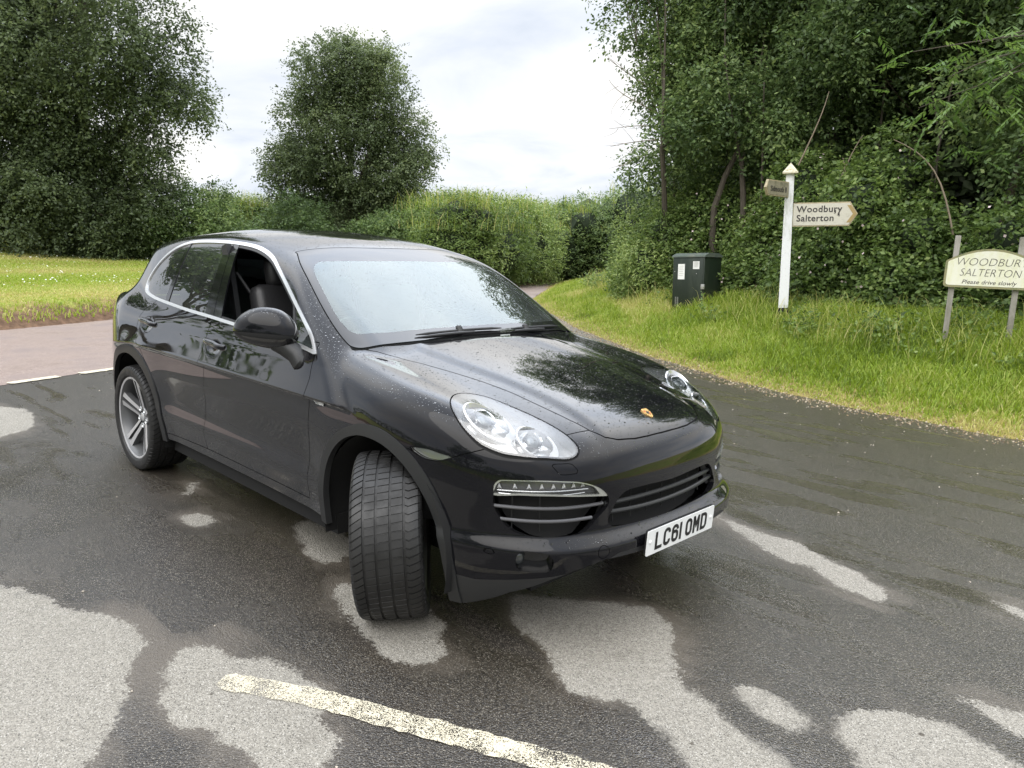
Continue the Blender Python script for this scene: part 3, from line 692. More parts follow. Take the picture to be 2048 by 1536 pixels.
def blob_points(blobs, n, shell=.82, face=None):
    """points on the leafy shells of a set of ellipsoids (centre, radii)"""
    B = np.array([list(c)+list(r) for c, r in blobs], float); big = len(B) > 60; ar = (B[:, 3]*B[:, 4]+B[:, 4]*B[:, 5]+B[:, 3]*B[:, 5])
    k = RG.choice(len(B), int(n*1.9), p=ar/ar.sum()); d = unit(RG.normal(size=(len(k), 3)))
    r = shell+(1.06-shell)*RG.rand(len(k))**.6; ph = B[k, 0]*3+B[k, 2]*2
    r = r*(1+.14*np.sin(5*d[:, 0]+ph)*np.sin(4*d[:, 2]+ph)+.10*np.sin(9*d[:, 1]+2*ph))
    p = B[k, :3]+d*B[k, 3:]*r[:, None]
    keep = np.ones(len(p), bool)
    for b in (B if not big else B[::2]):
        q = ((p-b[:3])/b[3:]); keep &= (q**2).sum(1) > (.50 if not big else .35)
    out = unit(d/B[k, 3:])
    if face is not None:
        v = unit(np.array(face)-p); keep &= ((out*v).sum(1) > -.15) | (RG.rand(len(p)) < .25)
    p, out, k = p[keep][:n], out[keep][:n], k[keep][:n]
    return p, out, k
def leaf_mesh(name, P, A, N, L, W, tint, mat, parent=None):
    B = unit(np.cross(N, A)); L = np.broadcast_to(L, (len(P),))[:, None]; W = np.broadcast_to(W, (len(P),))[:, None]
    V = np.stack([P-A*L*.5, P-A*L*.05+B*W*.5, P+A*L*.5, P-A*L*.05-B*W*.5], 1).reshape(-1, 3)
    F = np.arange(len(V)).reshape(-1, 4)
    return np_mesh(name, V, F, mat, parent, smooth=False, attrs={'tint': ('FACE', 'FLOAT', np.clip(tint, 0, 1))})
def sprays(p, out, k, per, length, droop, size, asp=.5, flatn=.55):
    """leaves set along short twigs that start at p"""
    n = len(p); d = unit(out*.75+RG.normal(size=(n, 3))*.55+np.array([0, 0, -droop])); Ls = length*(.5+RG.rand(n))
    t = (np.arange(per)+.5)/per
    base = p[:, None, :]+d[:, None, :]*(Ls[:, None]*t[None, :])[:, :, None]+np.array([0, 0, -1.])*(Ls[:, None]**2*t[None, :]**2)[:, :, None]*droop*.8
    side = unit(np.cross(d, np.array([0, 0, 1.]))+1e-6)[:, None, :]*np.where(np.arange(per) % 2, 1., -1.)[None, :, None]
    P = base+side*size*.5*(.6+.8*RG.rand(n, per, 1))+RG.normal(size=(n, per, 3))*size*.45
    A = unit(side*.8+d[:, None, :]*.7+RG.normal(size=P.shape)*.5+np.array([0, 0, -.25]))
    N = unit(np.array([0, 0, flatn])+out[:, None, :]*.5+RG.normal(size=P.shape)*.55)
    S = size*(.6+.8*RG.rand(n*per))
    return P.reshape(-1, 3), A.reshape(-1, 3), N.reshape(-1, 3), S, S*asp, np.repeat(k, per), np.repeat(out, per, 0)
def crown(name, blobs, n, size, mat, parent=None, per=9, length=.5, droop=.25, face=CAM_LOC, tb=.42, tv=.20, asp=.55, shell=.80, sub=0):
    if sub:
        B0 = []
        for c, r in blobs:
            ns = int(sub*(1 if r[0] > 1 else .6)); dd = unit(RG.normal(size=(ns, 3))+np.array([0, 0, .15])); rs = np.array(r); f_ = .34+.16*RG.rand(ns)
            B0 += [(tuple(np.array(c)+d_*rs*(.62+.22*RG.rand())), tuple(rs*q*np.array([1, 1, .75]))) for d_, q in zip(dd, f_)]
        blobs = B0
    p, out, k = blob_points(blobs, n//per, shell, face)
    P, A, N, L, W, kk, oo = sprays(p, out, k, per, length, droop, size, asp)
    br = RG.normal(size=len(blobs))*.10
    tint = tb+br[kk]+tv*RG.normal(size=len(P))*.7+np.repeat(RG.normal(size=len(p))*.09, per)
    return leaf_mesh(name, P, A, N, L, W, tint, mat, parent)
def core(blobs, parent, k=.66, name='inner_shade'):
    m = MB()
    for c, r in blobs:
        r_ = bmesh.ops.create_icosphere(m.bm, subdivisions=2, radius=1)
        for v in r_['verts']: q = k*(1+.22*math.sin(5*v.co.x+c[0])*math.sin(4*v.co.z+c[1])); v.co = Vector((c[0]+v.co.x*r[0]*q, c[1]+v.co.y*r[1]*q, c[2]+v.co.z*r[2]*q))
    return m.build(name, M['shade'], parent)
M['shade'] = flat('foliage_shade', (.018, .030, .012), .9, var=.5)  # near-black solid cores stand in for the shade between the leaves
def lift(blobs, o): return [((c[0]+o[0], c[1]+o[1], c[2]+o[2]), r) for c, r in blobs]
RT = np.array([math.sin(CAM_AZ), -math.cos(CAM_AZ)]); FW = np.array([math.cos(CAM_AZ), math.sin(CAM_AZ)])
def rel(base, blobs):
    """blob centres given as (right, away, up) of the tree foot, radii as (right, away, up)"""
    return [((base[0]+RT[0]*c[0]+FW[0]*c[1], base[1]+RT[1]*c[0]+FW[1]*c[1], base[2]+c[2]), (max(r[0], r[1]), max(r[0], r[1]), r[2])) for c, r in blobs]
def gz(xy): return float(gh(np.array([xy[:2]]))[0])
def limb(m, a, b, r0, r1, sag=.12, n=6):
    a, b = Vector(a), Vector(b); L = (b-a).length; off = Vector(RG.normal(size=3))*L*.06
    m.tube([a.lerp(b, t)+off*math.sin(math.pi*t)+Vector((0, 0, sag*L*math.sin(math.pi*t))) for t in [i/n for i in range(n+1)]], [r0+(r1-r0)*i/n for i in range(n+1)], 7)
def tree(name, label, cat, xy, blobs, n, size, mat, trunk_r=.3, fork=2.0, stems=1, group=None, z=None, **kw):
    z0 = gz(xy)-.05 if z is None else z; base = (xy[0], xy[1], z0); B = rel(base, blobs)
    root = empty(name, base, label, cat, group)
    def par(o): o.parent = root; o.matrix_parent_inverse = Matrix.Translation(base).inverted(); return o
    par(crown('crown', B, n, size, mat, None, **dict(dict(sub=13), **kw)))
    m = MB()
    for s in range(stems):
        ox = RG.normal(size=2)*(.0 if stems == 1 else .35); top = Vector((base[0]+ox[0]*2, base[1]+ox[1]*2, z0+fork*(1+.2*RG.rand())))
        limb(m, (base[0]+ox[0], base[1]+ox[1], z0-.1), top, trunk_r*1.15, trunk_r*.72, 0, 5)
        for c, r in B:
            if stems > 1 and RG.rand() > .6: continue
            rr = trunk_r*(.28+.16*RG.rand()); limb(m, top+Vector((0, 0, -.1)), c, rr, rr*.22, .04)
            for q in range(3): limb(m, Vector(c)*.6+top*.4, Vector(c)+Vector(RG.normal(size=3))*Vector(r).length*.22, rr*.35, .008, .03, 4)
    par(m.build('trunk', M['bark'])); return root
def SC3(kx, kz, B): return [((c[0]*kx, c[1], c[2]*kz), (r[0]*kx*.93, r[1]*kx, r[2]*kz*.93)) for c, r in B]
def D3(u, D): p = at(u, D); return (float(p[0]), float(p[1]))
# ---- big tree on the left of the field
tree('oak_tree', 'huge dark spreading tree filling the top left corner of the picture', 'tree', D3(175, 33),
     SC3(.80, 1.0, [((0, 0, 9.3), (4.2, 3.5, 2.6)), ((2.9, -.6, 7.4), (2.6, 2.4, 1.7)), ((3.4, .2, 5.4), (2.3, 2.2, 1.5)), ((-3.6, 0, 7.6), (3.0, 2.6, 2.2)), ((-.6, -1.8, 6.2), (2.8, 2.0, 1.8)), ((1.6, -.8, 11.2), (2.6, 2.4, 1.8)), ((-2.6, 0, 11.4), (3.0, 2.4, 2.0)), ((2.6, 0, 3.7), (2.0, 1.8, 1.1)), ((-3.2, -.5, 4.3), (2.7, 2.2, 1.6)), ((.4, -.5, 3.6), (1.9, 1.6, 1.0)), ((-6.2, 0, 5.6), (2.8, 2.4, 2.3)), ((0, 0, 13.4), (3.0, 2.5, 1.6)), ((-.6, -1.6, 1.5), (2.2, 1.4, 1.5)), ((1.0, -1.5, 1.2), (1.8, 1.2, 1.2)), ((-1.5, -.8, 2.2), (2.6, 1.8, 1.6)), ((2.0, -.5, 2.0), (2.4, 1.6, 1.5)), ((-5, -.5, 2.4), (2.6, 1.8, 1.7))]),
     220000, .118, M['leaf_dark'], .3, 2.6, droop=.30, length=.75, tb=.36, per=14, sub=12)
tree('oak_tree', 'dark tree at the far left edge of the picture behind the mown field', 'tree', D3(-40, 35),
     [((0, 0, 8.2), (3.6, 3, 2.8)), ((2.0, 0, 5.2), (2.8, 2.4, 2.0)), ((-2.4, 0, 5.4), (2.8, 2.4, 2.4)), ((.8, 0, 11.2), (3, 2.4, 2.0)), ((0, -.4, 2.6), (2.8, 2.2, 1.6)), ((3.6, 0, 3.0), (2.2, 2.2, 1.6))],
     80000, .135, M['leaf_dark'], .4, 2.2, tb=.26, length=.7, per=12)
# ---- round-headed tree in the middle
tree('maple_tree', 'rounded dark green tree standing alone against the sky behind the car roof', 'tree', D3(700, 38),
     SC3(.84, .90, [((-.6, 0, 9.5), (2.5, 2.3, 1.9)), ((1.2, 0, 9.1), (2.2, 2.2, 1.7)), ((-2.1, 0, 7.7), (2.0, 1.9, 1.6)), ((2.5, 0, 7.1), (1.9, 1.8, 1.6)), ((0, -.6, 7.7), (2.4, 2.0, 1.7)), ((-2.9, 0, 5.4), (1.9, 1.8, 1.3)), ((-1.4, -.6, 5.0), (2.1, 1.9, 1.5)), ((1.3, -.5, 5.4), (2.3, 2.0, 1.6)), ((3.1, 0, 5.2), (1.5, 1.6, 1.4)), ((2.0, 0, 3.7), (1.6, 1.5, .9)), ((-.1, 0, 10.9), (1.4, 1.3, .8)), ((-2.2, 0, 10.3), (1.0, 1.0, .8)), ((-4.0, 0, 5.6), (1.1, 1.0, .8)), ((4.3, 0, 6.0), (1.0, 1.0, .9)), ((1.9, 0, 10.6), (1.0, 1.0, .8)), ((-2.6, 0, 3.4), (1.9, 1.5, 1.1)), ((-2.0, -.3, 1.6), (2.0, 1.5, 1.2)), ((2.2, 0, 2.2), (1.9, 1.4, 1.2)), ((0, -.3, 2.0), (2.2, 1.4, 1.5)), ((0, 0, 3.6), (2.0, 1.5, 1.0)), ((3.3, 0, 3.3), (1.1, 1.2, .9))]),
     170000, .112, M['leaf_dark'], .36, 2.4, droop=.28, length=.62, tb=.50, sub=12, per=14)
# ---- bushes along the far side of the field
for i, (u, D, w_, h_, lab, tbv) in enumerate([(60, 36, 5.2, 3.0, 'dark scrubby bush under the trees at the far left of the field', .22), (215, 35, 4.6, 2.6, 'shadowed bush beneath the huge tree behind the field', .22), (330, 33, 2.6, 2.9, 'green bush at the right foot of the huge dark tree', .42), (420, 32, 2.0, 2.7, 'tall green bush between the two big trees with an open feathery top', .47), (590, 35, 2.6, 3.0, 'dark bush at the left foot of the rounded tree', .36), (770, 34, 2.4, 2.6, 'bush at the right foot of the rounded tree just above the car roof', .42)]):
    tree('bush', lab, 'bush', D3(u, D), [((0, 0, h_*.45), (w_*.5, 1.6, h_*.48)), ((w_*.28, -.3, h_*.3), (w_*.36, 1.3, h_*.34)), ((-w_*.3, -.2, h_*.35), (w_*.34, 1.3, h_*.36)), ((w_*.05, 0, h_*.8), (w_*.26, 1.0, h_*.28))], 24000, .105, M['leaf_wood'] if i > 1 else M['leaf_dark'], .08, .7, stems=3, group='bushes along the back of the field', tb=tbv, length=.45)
# ---- hedge bank along the lane
def hedge_blobs(line, w_, h_, step=1.1, jit=.25, z0=None):
    P = np.array(line, float); out = []
    for a, b in zip(P, P[1:]):
        n = max(1, int(np.hypot(*(b-a))/step))
        for i in range(n):
            q = a+(b-a)*(i+RG.rand()*.5)/n; z = gz(q) if z0 is None else z0; s = 1+jit*RG.normal()*.5
            out.append(((q[0], q[1], z+h_*.40), (w_*s, w_*s, h_*.48*s))); q2 = q+RG.normal(size=2)*w_*.25
            out.append(((q2[0], q2[1], z+h_*.72), (w_*.66*s, w_*.66*s, h_*.30*s)))
    return out
hb1 = hedge_blobs([D3(430, 43), D3(640, 44), D3(780, 41), D3(860, 35), D3(930, 32), (-17.6, 15.6), (-18.3, 18.6), (-20.2, 22.8)], 1.5, 3.05, .9)
tag(crown('hedge', hb1, 190000, .12, M['leaf_light'], None, length=.30, droop=-.1, tb=.44, tv=.24, asp=.32, per=8), 'long bright hedge bank with grassy top running behind the car roof to the lane', 'hedge')
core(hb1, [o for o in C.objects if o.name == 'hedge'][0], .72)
hb2 = hedge_blobs([(-19.6, 24.2), (-22.4, 26.6), (-23.2, 30.5), (-21, 34.5), (-18, 38)], 1.8, 3.6)+hedge_blobs([(-22, 24.0), (-25.0, 27)], 1.8, 3.4)+hedge_blobs([(-24.5, 28.5), (-20.5, 33.2)], 1.8, 3.3)+hedge_blobs([D3(1020, 38), D3(1120, 38), D3(1220, 37), D3(1320, 35)], 1.8, 3.5, .9)
tag(crown('hedge', hb2, 100000, .135, M['leaf_wood'], None, length=.30, droop=-.1, tb=.52, tv=.24, asp=.35, per=8), 'darker hedge closing the end of the lane where it bends out of sight', 'hedge')
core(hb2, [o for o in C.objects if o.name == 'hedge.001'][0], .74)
# ---- the wood on the right
wood = [
 ('wood_tree', 'leafy tree at the left end of the wood with bare twigs towards the lane', 1330, 19.5, [((-.8, 0, 8.3), (1.3, 1.5, 1.3)), ((-.1, 0, 6.3), (1.35, 1.6, 1.4)), ((.5, 0, 4.6), (1.2, 1.5, 1.3)), ((.45, -.2, 3.2), (1.0, 1.3, 1.0)), ((.9, 0, 7.4), (1.5, 1.6, 1.4)), ((1.3, 0, 5.4), (1.4, 1.5, 1.3)), ((-.8, 0, 9.8), (1.5, 1.5, 1.0)), ((-1.45, 0, 7.3), (.6, .8, .6)), ((-.6, 0, 5.4), (.6, .8, .8))], .50),
 ('wood_tree', 'slim tree with fine reddish berried sprays high in the wood above the cabinet', 1470, 18.5, [((0, 0, 7.6), (1.6, 1.6, 1.5)), ((.3, 0, 5.5), (1.5, 1.5, 1.3)), ((-.4, -.3, 3.9), (1.3, 1.3, 1.1)), ((0, 0, 9.6), (1.7, 1.6, 1.2))], .46),
 ('wood_tree', 'dense tree rising straight behind the white signpost', 1620, 17.8, [((0, 0, 7.0), (1.6, 1.5, 1.5)), ((.2, -.2, 4.9), (1.5, 1.4, 1.3)), ((0, 0, 9.0), (1.8, 1.6, 1.3)), ((-.6, 0, 3.2), (1.1, 1.2, 1.0))], .36),
 ('wood_tree', 'dark tree between the white signpost and the village sign with crossing bare limbs', 1790, 17.2, [((0, 0, 7.2), (1.7, 1.5, 1.4)), ((.5, 0, 5.6), (1.5, 1.4, 1.0)), ((-.4, 0, 8.8), (1.8, 1.5, 1.2)), ((-.9, 0, 4.6), (.9, .9, .8))], .30),
 ('wood_tree', 'shadowy tree behind the village sign at the right edge of the picture', 1960, 16.2, [((0, 0, 6.6), (1.8, 1.6, 1.3)), ((.8, 0, 5.2), (1.5, 1.4, 1.0)), ((-.4, 0, 8.2), (1.8, 1.6, 1.2))], .30),
 ('wood_tree', 'tree just outside the right edge of the picture whose branches reach in at the top', 2140, 15.0, [((0, 0, 5.8), (2.0, 1.8, 1.4)), ((0, 0, 3.4), (1.7, 1.7, 1.4)), ((-.2, 0, 7.6), (2.0, 1.8, 1.2))], .34)]
for nm, lab, u, D, bl, tbv in wood:
    tree(nm, lab, 'tree', D3(u, D), bl, 62000, .095, M['leaf_wood'], .075, 3.0, stems=2, tb=tbv, tv=.24, length=.42, asp=.5, group='trees of the roadside wood')
bk = hedge_blobs([D3(1375, 25), D3(1520, 24), D3(1750, 22.5), D3(2000, 21), D3(2300, 19)], 2.0, 4.2, 1.7)
bk += hedge_blobs([D3(1700, 20.5), D3(1900, 19.5), D3(2200, 17.5)], 1.6, 3.6, 1.5)
bk2 = [((c[0], c[1], c[2]+3.6), r) for c, r in bk]+[((c[0], c[1], c[2]+6.6), r) for c, r in bk]
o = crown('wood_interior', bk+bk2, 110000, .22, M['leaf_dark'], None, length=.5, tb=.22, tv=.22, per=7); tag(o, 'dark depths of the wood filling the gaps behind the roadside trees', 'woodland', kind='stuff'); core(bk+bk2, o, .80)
m = MB()
for i in range(11):
    u = 1480+RG.rand()*640; q = D3(u, 16.8+RG.rand()*3.5-(u-1480)*.002); z = gz(q); limb(m, (q[0], q[1], z-.1), (q[0]+RG.normal()*.5, q[1]+RG.normal()*.5, z+4+2*RG.rand()), .02+.03*RG.rand(), .015, 0, 5)
o = m.build('saplings', M['bark']); tag(o, 'thicket of thin bare stems in the dark hollow behind the village sign', 'saplings', kind='stuff')
# bramble bank in front of the wood
br = []
for u, D, h_, w_ in [(1290, 20.4, 2.1, .9), (1325, 18.9, 2.2, 1.0), (1362, 18.8, 1.9, .95), (1410, 18.9, 2.4, 1.1), (1480, 18.6, 2.2, 1.0), (1540, 17.0, 2.3, .95), (1590, 16.1, 2.7, 1.0), (1645, 15.6, 2.4, .95), (1700, 14.5, 2.9, 1.0), (1760, 14.2, 2.3, .9), (1820, 13.9, 1.7, .8), (1880, 13.7, 1.35, .65), (1940, 13.5, 1.45, .65), (2000, 13.3, 1.5, .65), (2070, 13.1, 1.6, .7), (2150, 12.9, 1.8, .8)]:
    D += (.75 if 1500 < u < 1800 else .35 if u >= 1800 else 0); q = D3(u, D); z = gz(q)
    br += [((q[0], q[1], z+h_*.35), (w_, w_*.9, h_*.42)), ((q[0]+RG.normal()*.3, q[1]+RG.normal()*.3, z+h_*.78), (w_*.62, w_*.6, h_*.30)), ((q[0]+.35*RG.normal(), q[1]-.4, z+h_*.16), (w_*.8, w_*.6, h_*.2))]
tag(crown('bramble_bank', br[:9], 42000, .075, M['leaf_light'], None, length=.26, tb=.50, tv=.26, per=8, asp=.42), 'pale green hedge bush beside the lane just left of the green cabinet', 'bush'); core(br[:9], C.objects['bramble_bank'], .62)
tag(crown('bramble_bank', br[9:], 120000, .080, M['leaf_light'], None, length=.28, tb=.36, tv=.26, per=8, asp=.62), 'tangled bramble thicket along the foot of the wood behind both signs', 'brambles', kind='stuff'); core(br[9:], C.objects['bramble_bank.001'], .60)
# blossom and dead stems on the brambles
p, out_, k_ = blob_points(br[9:], 420, .98, CAM_LOC)
leaf_n = unit(out_+RG.normal(size=out_.shape)*.3); A_ = unit(np.cross(leaf_n, RG.normal(size=leaf_n.shape)))
tag(leaf_mesh('bramble_blossom', p+out_*.12, A_, leaf_n, .05, .05, np.full(len(p), .5), flat('pink_white_blossom', (.62, .50, .50), .6)), 'small pinkish white blossoms dotted over the brambles', 'blossom', kind='stuff')
m = MB()
for u, D, z0, u1, z1 in [(1690, 15.0, 2.0, 1665, 3.3), (1650, 15.2, 2.6, 1700, 3.7), (1580, 15, 3.2, 1625, 4.4), (1900, 13.6, 2.0, 1760, 3.4)]:
    a, b = D3(u, D), D3(u1, D-.2); limb(m, (a[0], a[1], z0), (b[0], b[1], z1), .016, .005, .12, 8)
for u, D, z0, u1, z1 in [(1300, 19.2, 4.8, 1200, 5.5), (1300, 19.2, 4.5, 1205, 4.4), (1300, 19.2, 4.2, 1210, 4.0), (1290, 19.3, 5.3, 1195, 6.0), (1300, 19.2, 3.9, 1225, 3.5)]:
    a, b = D3(u, D), D3(u1, D-.2); limb(m, (a[0], a[1], z0), (b[0], b[1], z1), .014, .004, .05, 6)
    for q in range(4):
        t = .3+.17*q; c = Vector((a[0], a[1], z0)).lerp(Vector((b[0], b[1], z1)), t); limb(m, c, c+Vector((float(RT[0])*-.35, float(RT[1])*-.35, RG.normal()*.25)), .006, .002, 0, 3)
o = m.build('dead_twigs', M['twig']); tag(o, 'bare grey twigs and dead stems sticking out of the wood', 'twigs', kind='stuff')
# ash boughs hanging in from the right, close to the camera
def ash(root_xy, z, tips, name, label):
    base = Vector((root_xy[0], root_xy[1], z)); root = empty(name, (root_xy[0], root_xy[1], gz(root_xy)), label, 'tree'); m = MB(); PP, AA, NN, LL, TT = [], [], [], [], []
    limb(m, (root_xy[0], root_xy[1], gz(root_xy)-.1), base, .16, .10, 0, 5)
    for (u, D, zz) in tips:
        q = D3(u, D); tip = Vector((q[0], q[1], zz)); limb(m, base, tip, .018, .004, .05, 8)
        for j in range(15):
            c = base.lerp(tip, .72+.28*RG.rand())+Vector(RG.normal(size=3))*.34; d = unit(RG.normal(size=3)*np.array([1, 1, .35])+np.array([-FW[0]*.2, -FW[1]*.2, -.35])); Lr = .24+.10*RG.rand(); tb = .5+.2*RG.normal()
            sd = unit(np.cross(d, [0, 0, 1.]))
            for i in range(5):
                t = .25+.17*i; o_ = np.array(c)+d*Lr*t-np.array([0, 0, .05*t*t])
                for sgn in (-1, 1):
                    a = unit(sd*sgn*.8+d*.65+np.array([0, 0, -.30])+RG.normal(size=3)*.08); PP.append(o_+a*.055); AA.append(a); NN.append(unit(np.array([0, 0, 1.])+RG.normal(size=3)*.25)); LL.append(.115); TT.append(tb+.08*RG.normal())
            PP.append(np.array(c)+d*Lr*1.15); AA.append(unit(d+np.array([0, 0, -.3]))); NN.append(np.array([0, 0, 1.])); LL.append(.12); TT.append(tb)
    def par(o): o.parent = root; o.matrix_parent_inverse = Matrix.Translation(root.location).inverted(); return o
    par(leaf_mesh('foliage', np.array(PP), np.array(AA), np.array(NN), np.array(LL), np.array(LL)*.30, np.array(TT), M['leaf_ash'])); par(m.build('trunk', M['bark']))
ash(D3(2290, 11.5), 4.2, [(1900, 10.6, 4.05), (1850, 10.8, 3.75), (1960, 10.4, 4.35), (1800, 11, 3.45), (2030, 10.2, 4.4), (2010, 10.6, 2.95), (2040, 10.2, 2.75), (1770, 11.2, 4.15), (1930, 10.6, 3.6)], 'ash_tree', 'ash tree at the right edge with bright pinnate leaves hanging over the village sign')
# ---- behind and beside the camera, seen mirrored in the paint and the windows
for lab, x, y, h_, w_, lo in (('broad high crowned tree left of the picture mirrored in the rear side windows', -18.5, -7.6, 9.5, 3.0, 4.4), ('tree off to the left of the camera beside the near hedge', 3.5, -17.5, 7.0, 3.0, 2.6)):
    tree('roadside_tree', lab, 'tree', (x, y), [((0, 0, lo+(h_-lo)*.6), (w_, w_, (h_-lo)*.42)), ((w_*.6, 0, lo+(h_-lo)*.3), (w_*.7, w_*.7, (h_-lo)*.28)), ((-w_*.6, 0, lo+(h_-lo)*.3), (w_*.7, w_*.7, (h_-lo)*.28))], 11000, .22, M['leaf_wood'], .25, 2.4, tb=.4, length=.6, sub=8)
hb3 = hedge_blobs([(-3, -30), (-4.2, -17), (-3.4, -13.2), (-.5, -11.8), (6, -11.2), (15, -11)], .9, 1.5)
tag(crown('hedge', hb3, 26000, .17, M['leaf_wood'], None, length=.3, tb=.38, per=8), 'low hedge behind the grass on the near side of the junction left of the camera', 'hedge')
hb4 = hedge_blobs([(-38, -2), (-38, -16), (-30, -32), (-14, -42)], 1.6, 2.6, 1.8)
tag(crown('hedge', hb4, 16000, .3, M['leaf_dark'], None, length=.4, tb=.4, per=7), 'far hedge closing the field beyond the left edge of the picture', 'hedge')

# ---- grass
def grass(name, Q, z, h, wd, bend, tint, mat, kind='stuff', label=None, cat=None, flop=None):
    n = len(Q); a = RG.rand(n)*2*math.pi; d = np.stack([np.cos(a), np.sin(a), np.zeros(n)], 1); s = np.stack([-np.sin(a), np.cos(a), np.zeros(n)], 1)
    sa = RG.rand(n)*math.pi; s = np.stack([np.cos(sa), np.sin(sa), np.zeros(n)], 1)
    B = np.stack([Q[:, 0], Q[:, 1], z-.01], 1); h = h[:, None]; wd = np.broadcast_to(wd, (n,))[:, None]; bd = (bend*(.3+RG.rand(n)))[:, None]
    if flop is not None: d = unit(d+flop)
    c1 = B+np.array([0, 0, 1.])*h*.48+d*h*bd*.18; c2 = B+np.array([0, 0, 1.])*h*.80+d*h*bd*.55; c3 = B+np.array([0, 0, 1.])*h*(1-.28*bd)+d*h*bd*1.05
    V = np.stack([B-s*wd*.5, B+s*wd*.5, c1+s*wd*.42, c1-s*wd*.42, c2+s*wd*.26, c2-s*wd*.26, c3+s*wd*.03, c3-s*wd*.03], 1).reshape(-1, 3)
    i = np.arange(n)[:, None]*8; F = np.concatenate([i+np.array([0, 1, 2, 3]), i+np.array([3, 2, 4, 5]), i+np.array([5, 4, 6, 7])])
    o = np_mesh(name, V, F, mat, attrs={'tint': ('FACE', 'FLOAT', np.clip(np.tile(tint, 3), 0, 1))}); tag(o, label, cat, kind=kind); return o
def scatter(n, box, f):
    out = []
    while sum(map(len, out)) < n:
        q = np.stack([box[0]+(box[1]-box[0])*RG.rand(n), box[2]+(box[3]-box[2])*RG.rand(n)], 1); out.append(q[f(q)])
    return np.concatenate(out)[:n]
def pv(q):
    k, d = zone(q); dist = np.hypot(q[:, 0]-CAM_LOC[0], q[:, 1]-CAM_LOC[1]); return (k == 0) & (d > .02) & (d < 5.2) & (np.hypot(q[:, 0]+4.38, q[:, 1]-11.05) > .62) & (RG.rand(len(q)) < np.clip(9.5/dist, 0, 1)**1.4)
Qv = scatter(150000, (-19, 6.5, 5.2, 22), pv); k_, dv = zone(Qv); zv = gh(Qv, (k_, dv))
strawy = sn(Qv, 1.1, 7)*.5+sn(Qv, .45, 3)*.5
h_ = (.04+.12*np.clip(dv/1.0, 0, 1)+.20*np.clip((dv-1.5)/1.2, 0, 1))*(.55+.8*RG.rand(len(Qv)))*(1+.2*strawy)
tin = .47+.17*RG.normal(size=len(Qv))+.16*sn(Qv, 2.6, 1)-.05*np.clip((dv-2.0), 0, 1.5)+np.where((strawy > .25), .26, 0)-np.where(strawy < -.30, .16, 0)+np.clip(.38-dv, 0, 1)*.8
grass('verge_grass', Qv, zv, h_, .008+.006*RG.rand(len(Qv)), .75, tin, M['grass'], label='long bright green grass on the sloping verge beside the road', cat='grass')
# seed stems at the back of the verge and on the hedge tops
def pb(q):
    k, d = zone(q); return (k == 0) & (d > 1.6) & (d < 4.2) & (np.hypot(q[:, 0]+4.2, q[:, 1]-10.8) > 1.3)
Qs = scatter(2600, (-13, 5, 6, 18), pb); grass('seeding_grass', Qs, gh(Qs), (.25+.45*RG.rand(len(Qs))), .006+.004*RG.rand(len(Qs)), .6, .80+.15*RG.normal(size=len(Qs)), M['grass'], label='straw coloured seeding grass stems leaning at the back of the verge', cat='grass')
Hc_ = [b for b in hb1 if b[1][2] < 1.0]; 
HB = np.array([list(c)+list(r) for c, r in hb1]); kk = RG.randint(0, len(HB), 9000); Qh = HB[kk, :2]+RG.normal(size=(len(kk), 2))*HB[kk, 3:5]*.5
zh = HB[kk, 2]+HB[kk, 5]*.45
grass('hedge_top_grass', Qh, zh, (.35+.75*RG.rand(len(Qh))**2), .016, .5, .66+.22*RG.normal(size=len(Qh)), M['grass'], label='feathery pale seed heads of tall grass along the hedge top', cat='grass')
HB = np.array([list(c)+list(r) for c, r in hb2]); kk = RG.randint(0, len(HB), 5000); Qh = HB[kk, :2]+RG.normal(size=(len(kk), 2))*HB[kk, 3:5]*.5
grass('hedge_top_grass', Qh, HB[kk, 2]+HB[kk, 5]*.6, .3+.4*RG.rand(len(Qh)), .02, .5, .5+.2*RG.normal(size=len(Qh)), M['grass'], label='long grass sprouting from the top of the darker hedge at the lane end', cat='grass')
# broad-leaved weeds along the back of the verge
Qw = scatter(2400, (-13, 5, 6, 18), lambda q: (zone(q)[0] == 0) & (zone(q)[1] > 1.7) & (zone(q)[1] < 3.6) & (sn(q, 1.7, 6) > .05) & (np.hypot(q[:, 0]+4.3, q[:, 1]-10.9) > .9) & (np.hypot(q[:, 0]+1.65, q[:, 1]-9.1) > .75))
pw = np.stack([Qw[:, 0], Qw[:, 1], gh(Qw)+.05], 1); ow = unit(RG.normal(size=pw.shape)*.5+np.array([0, 0, 1.]))
P_w, A_w, N_w, L_w, W_w, k_w, o_w = sprays(pw, ow, np.arange(len(pw)), 12, .38, .05, .075, .5)
tag(leaf_mesh('verge_weeds', P_w, A_w, N_w, L_w, W_w, .45+.22*RG.normal(size=len(P_w)), M['leaf_light']), 'clumps of leafy weeds among the long grass below the brambles', 'weeds', kind='stuff')
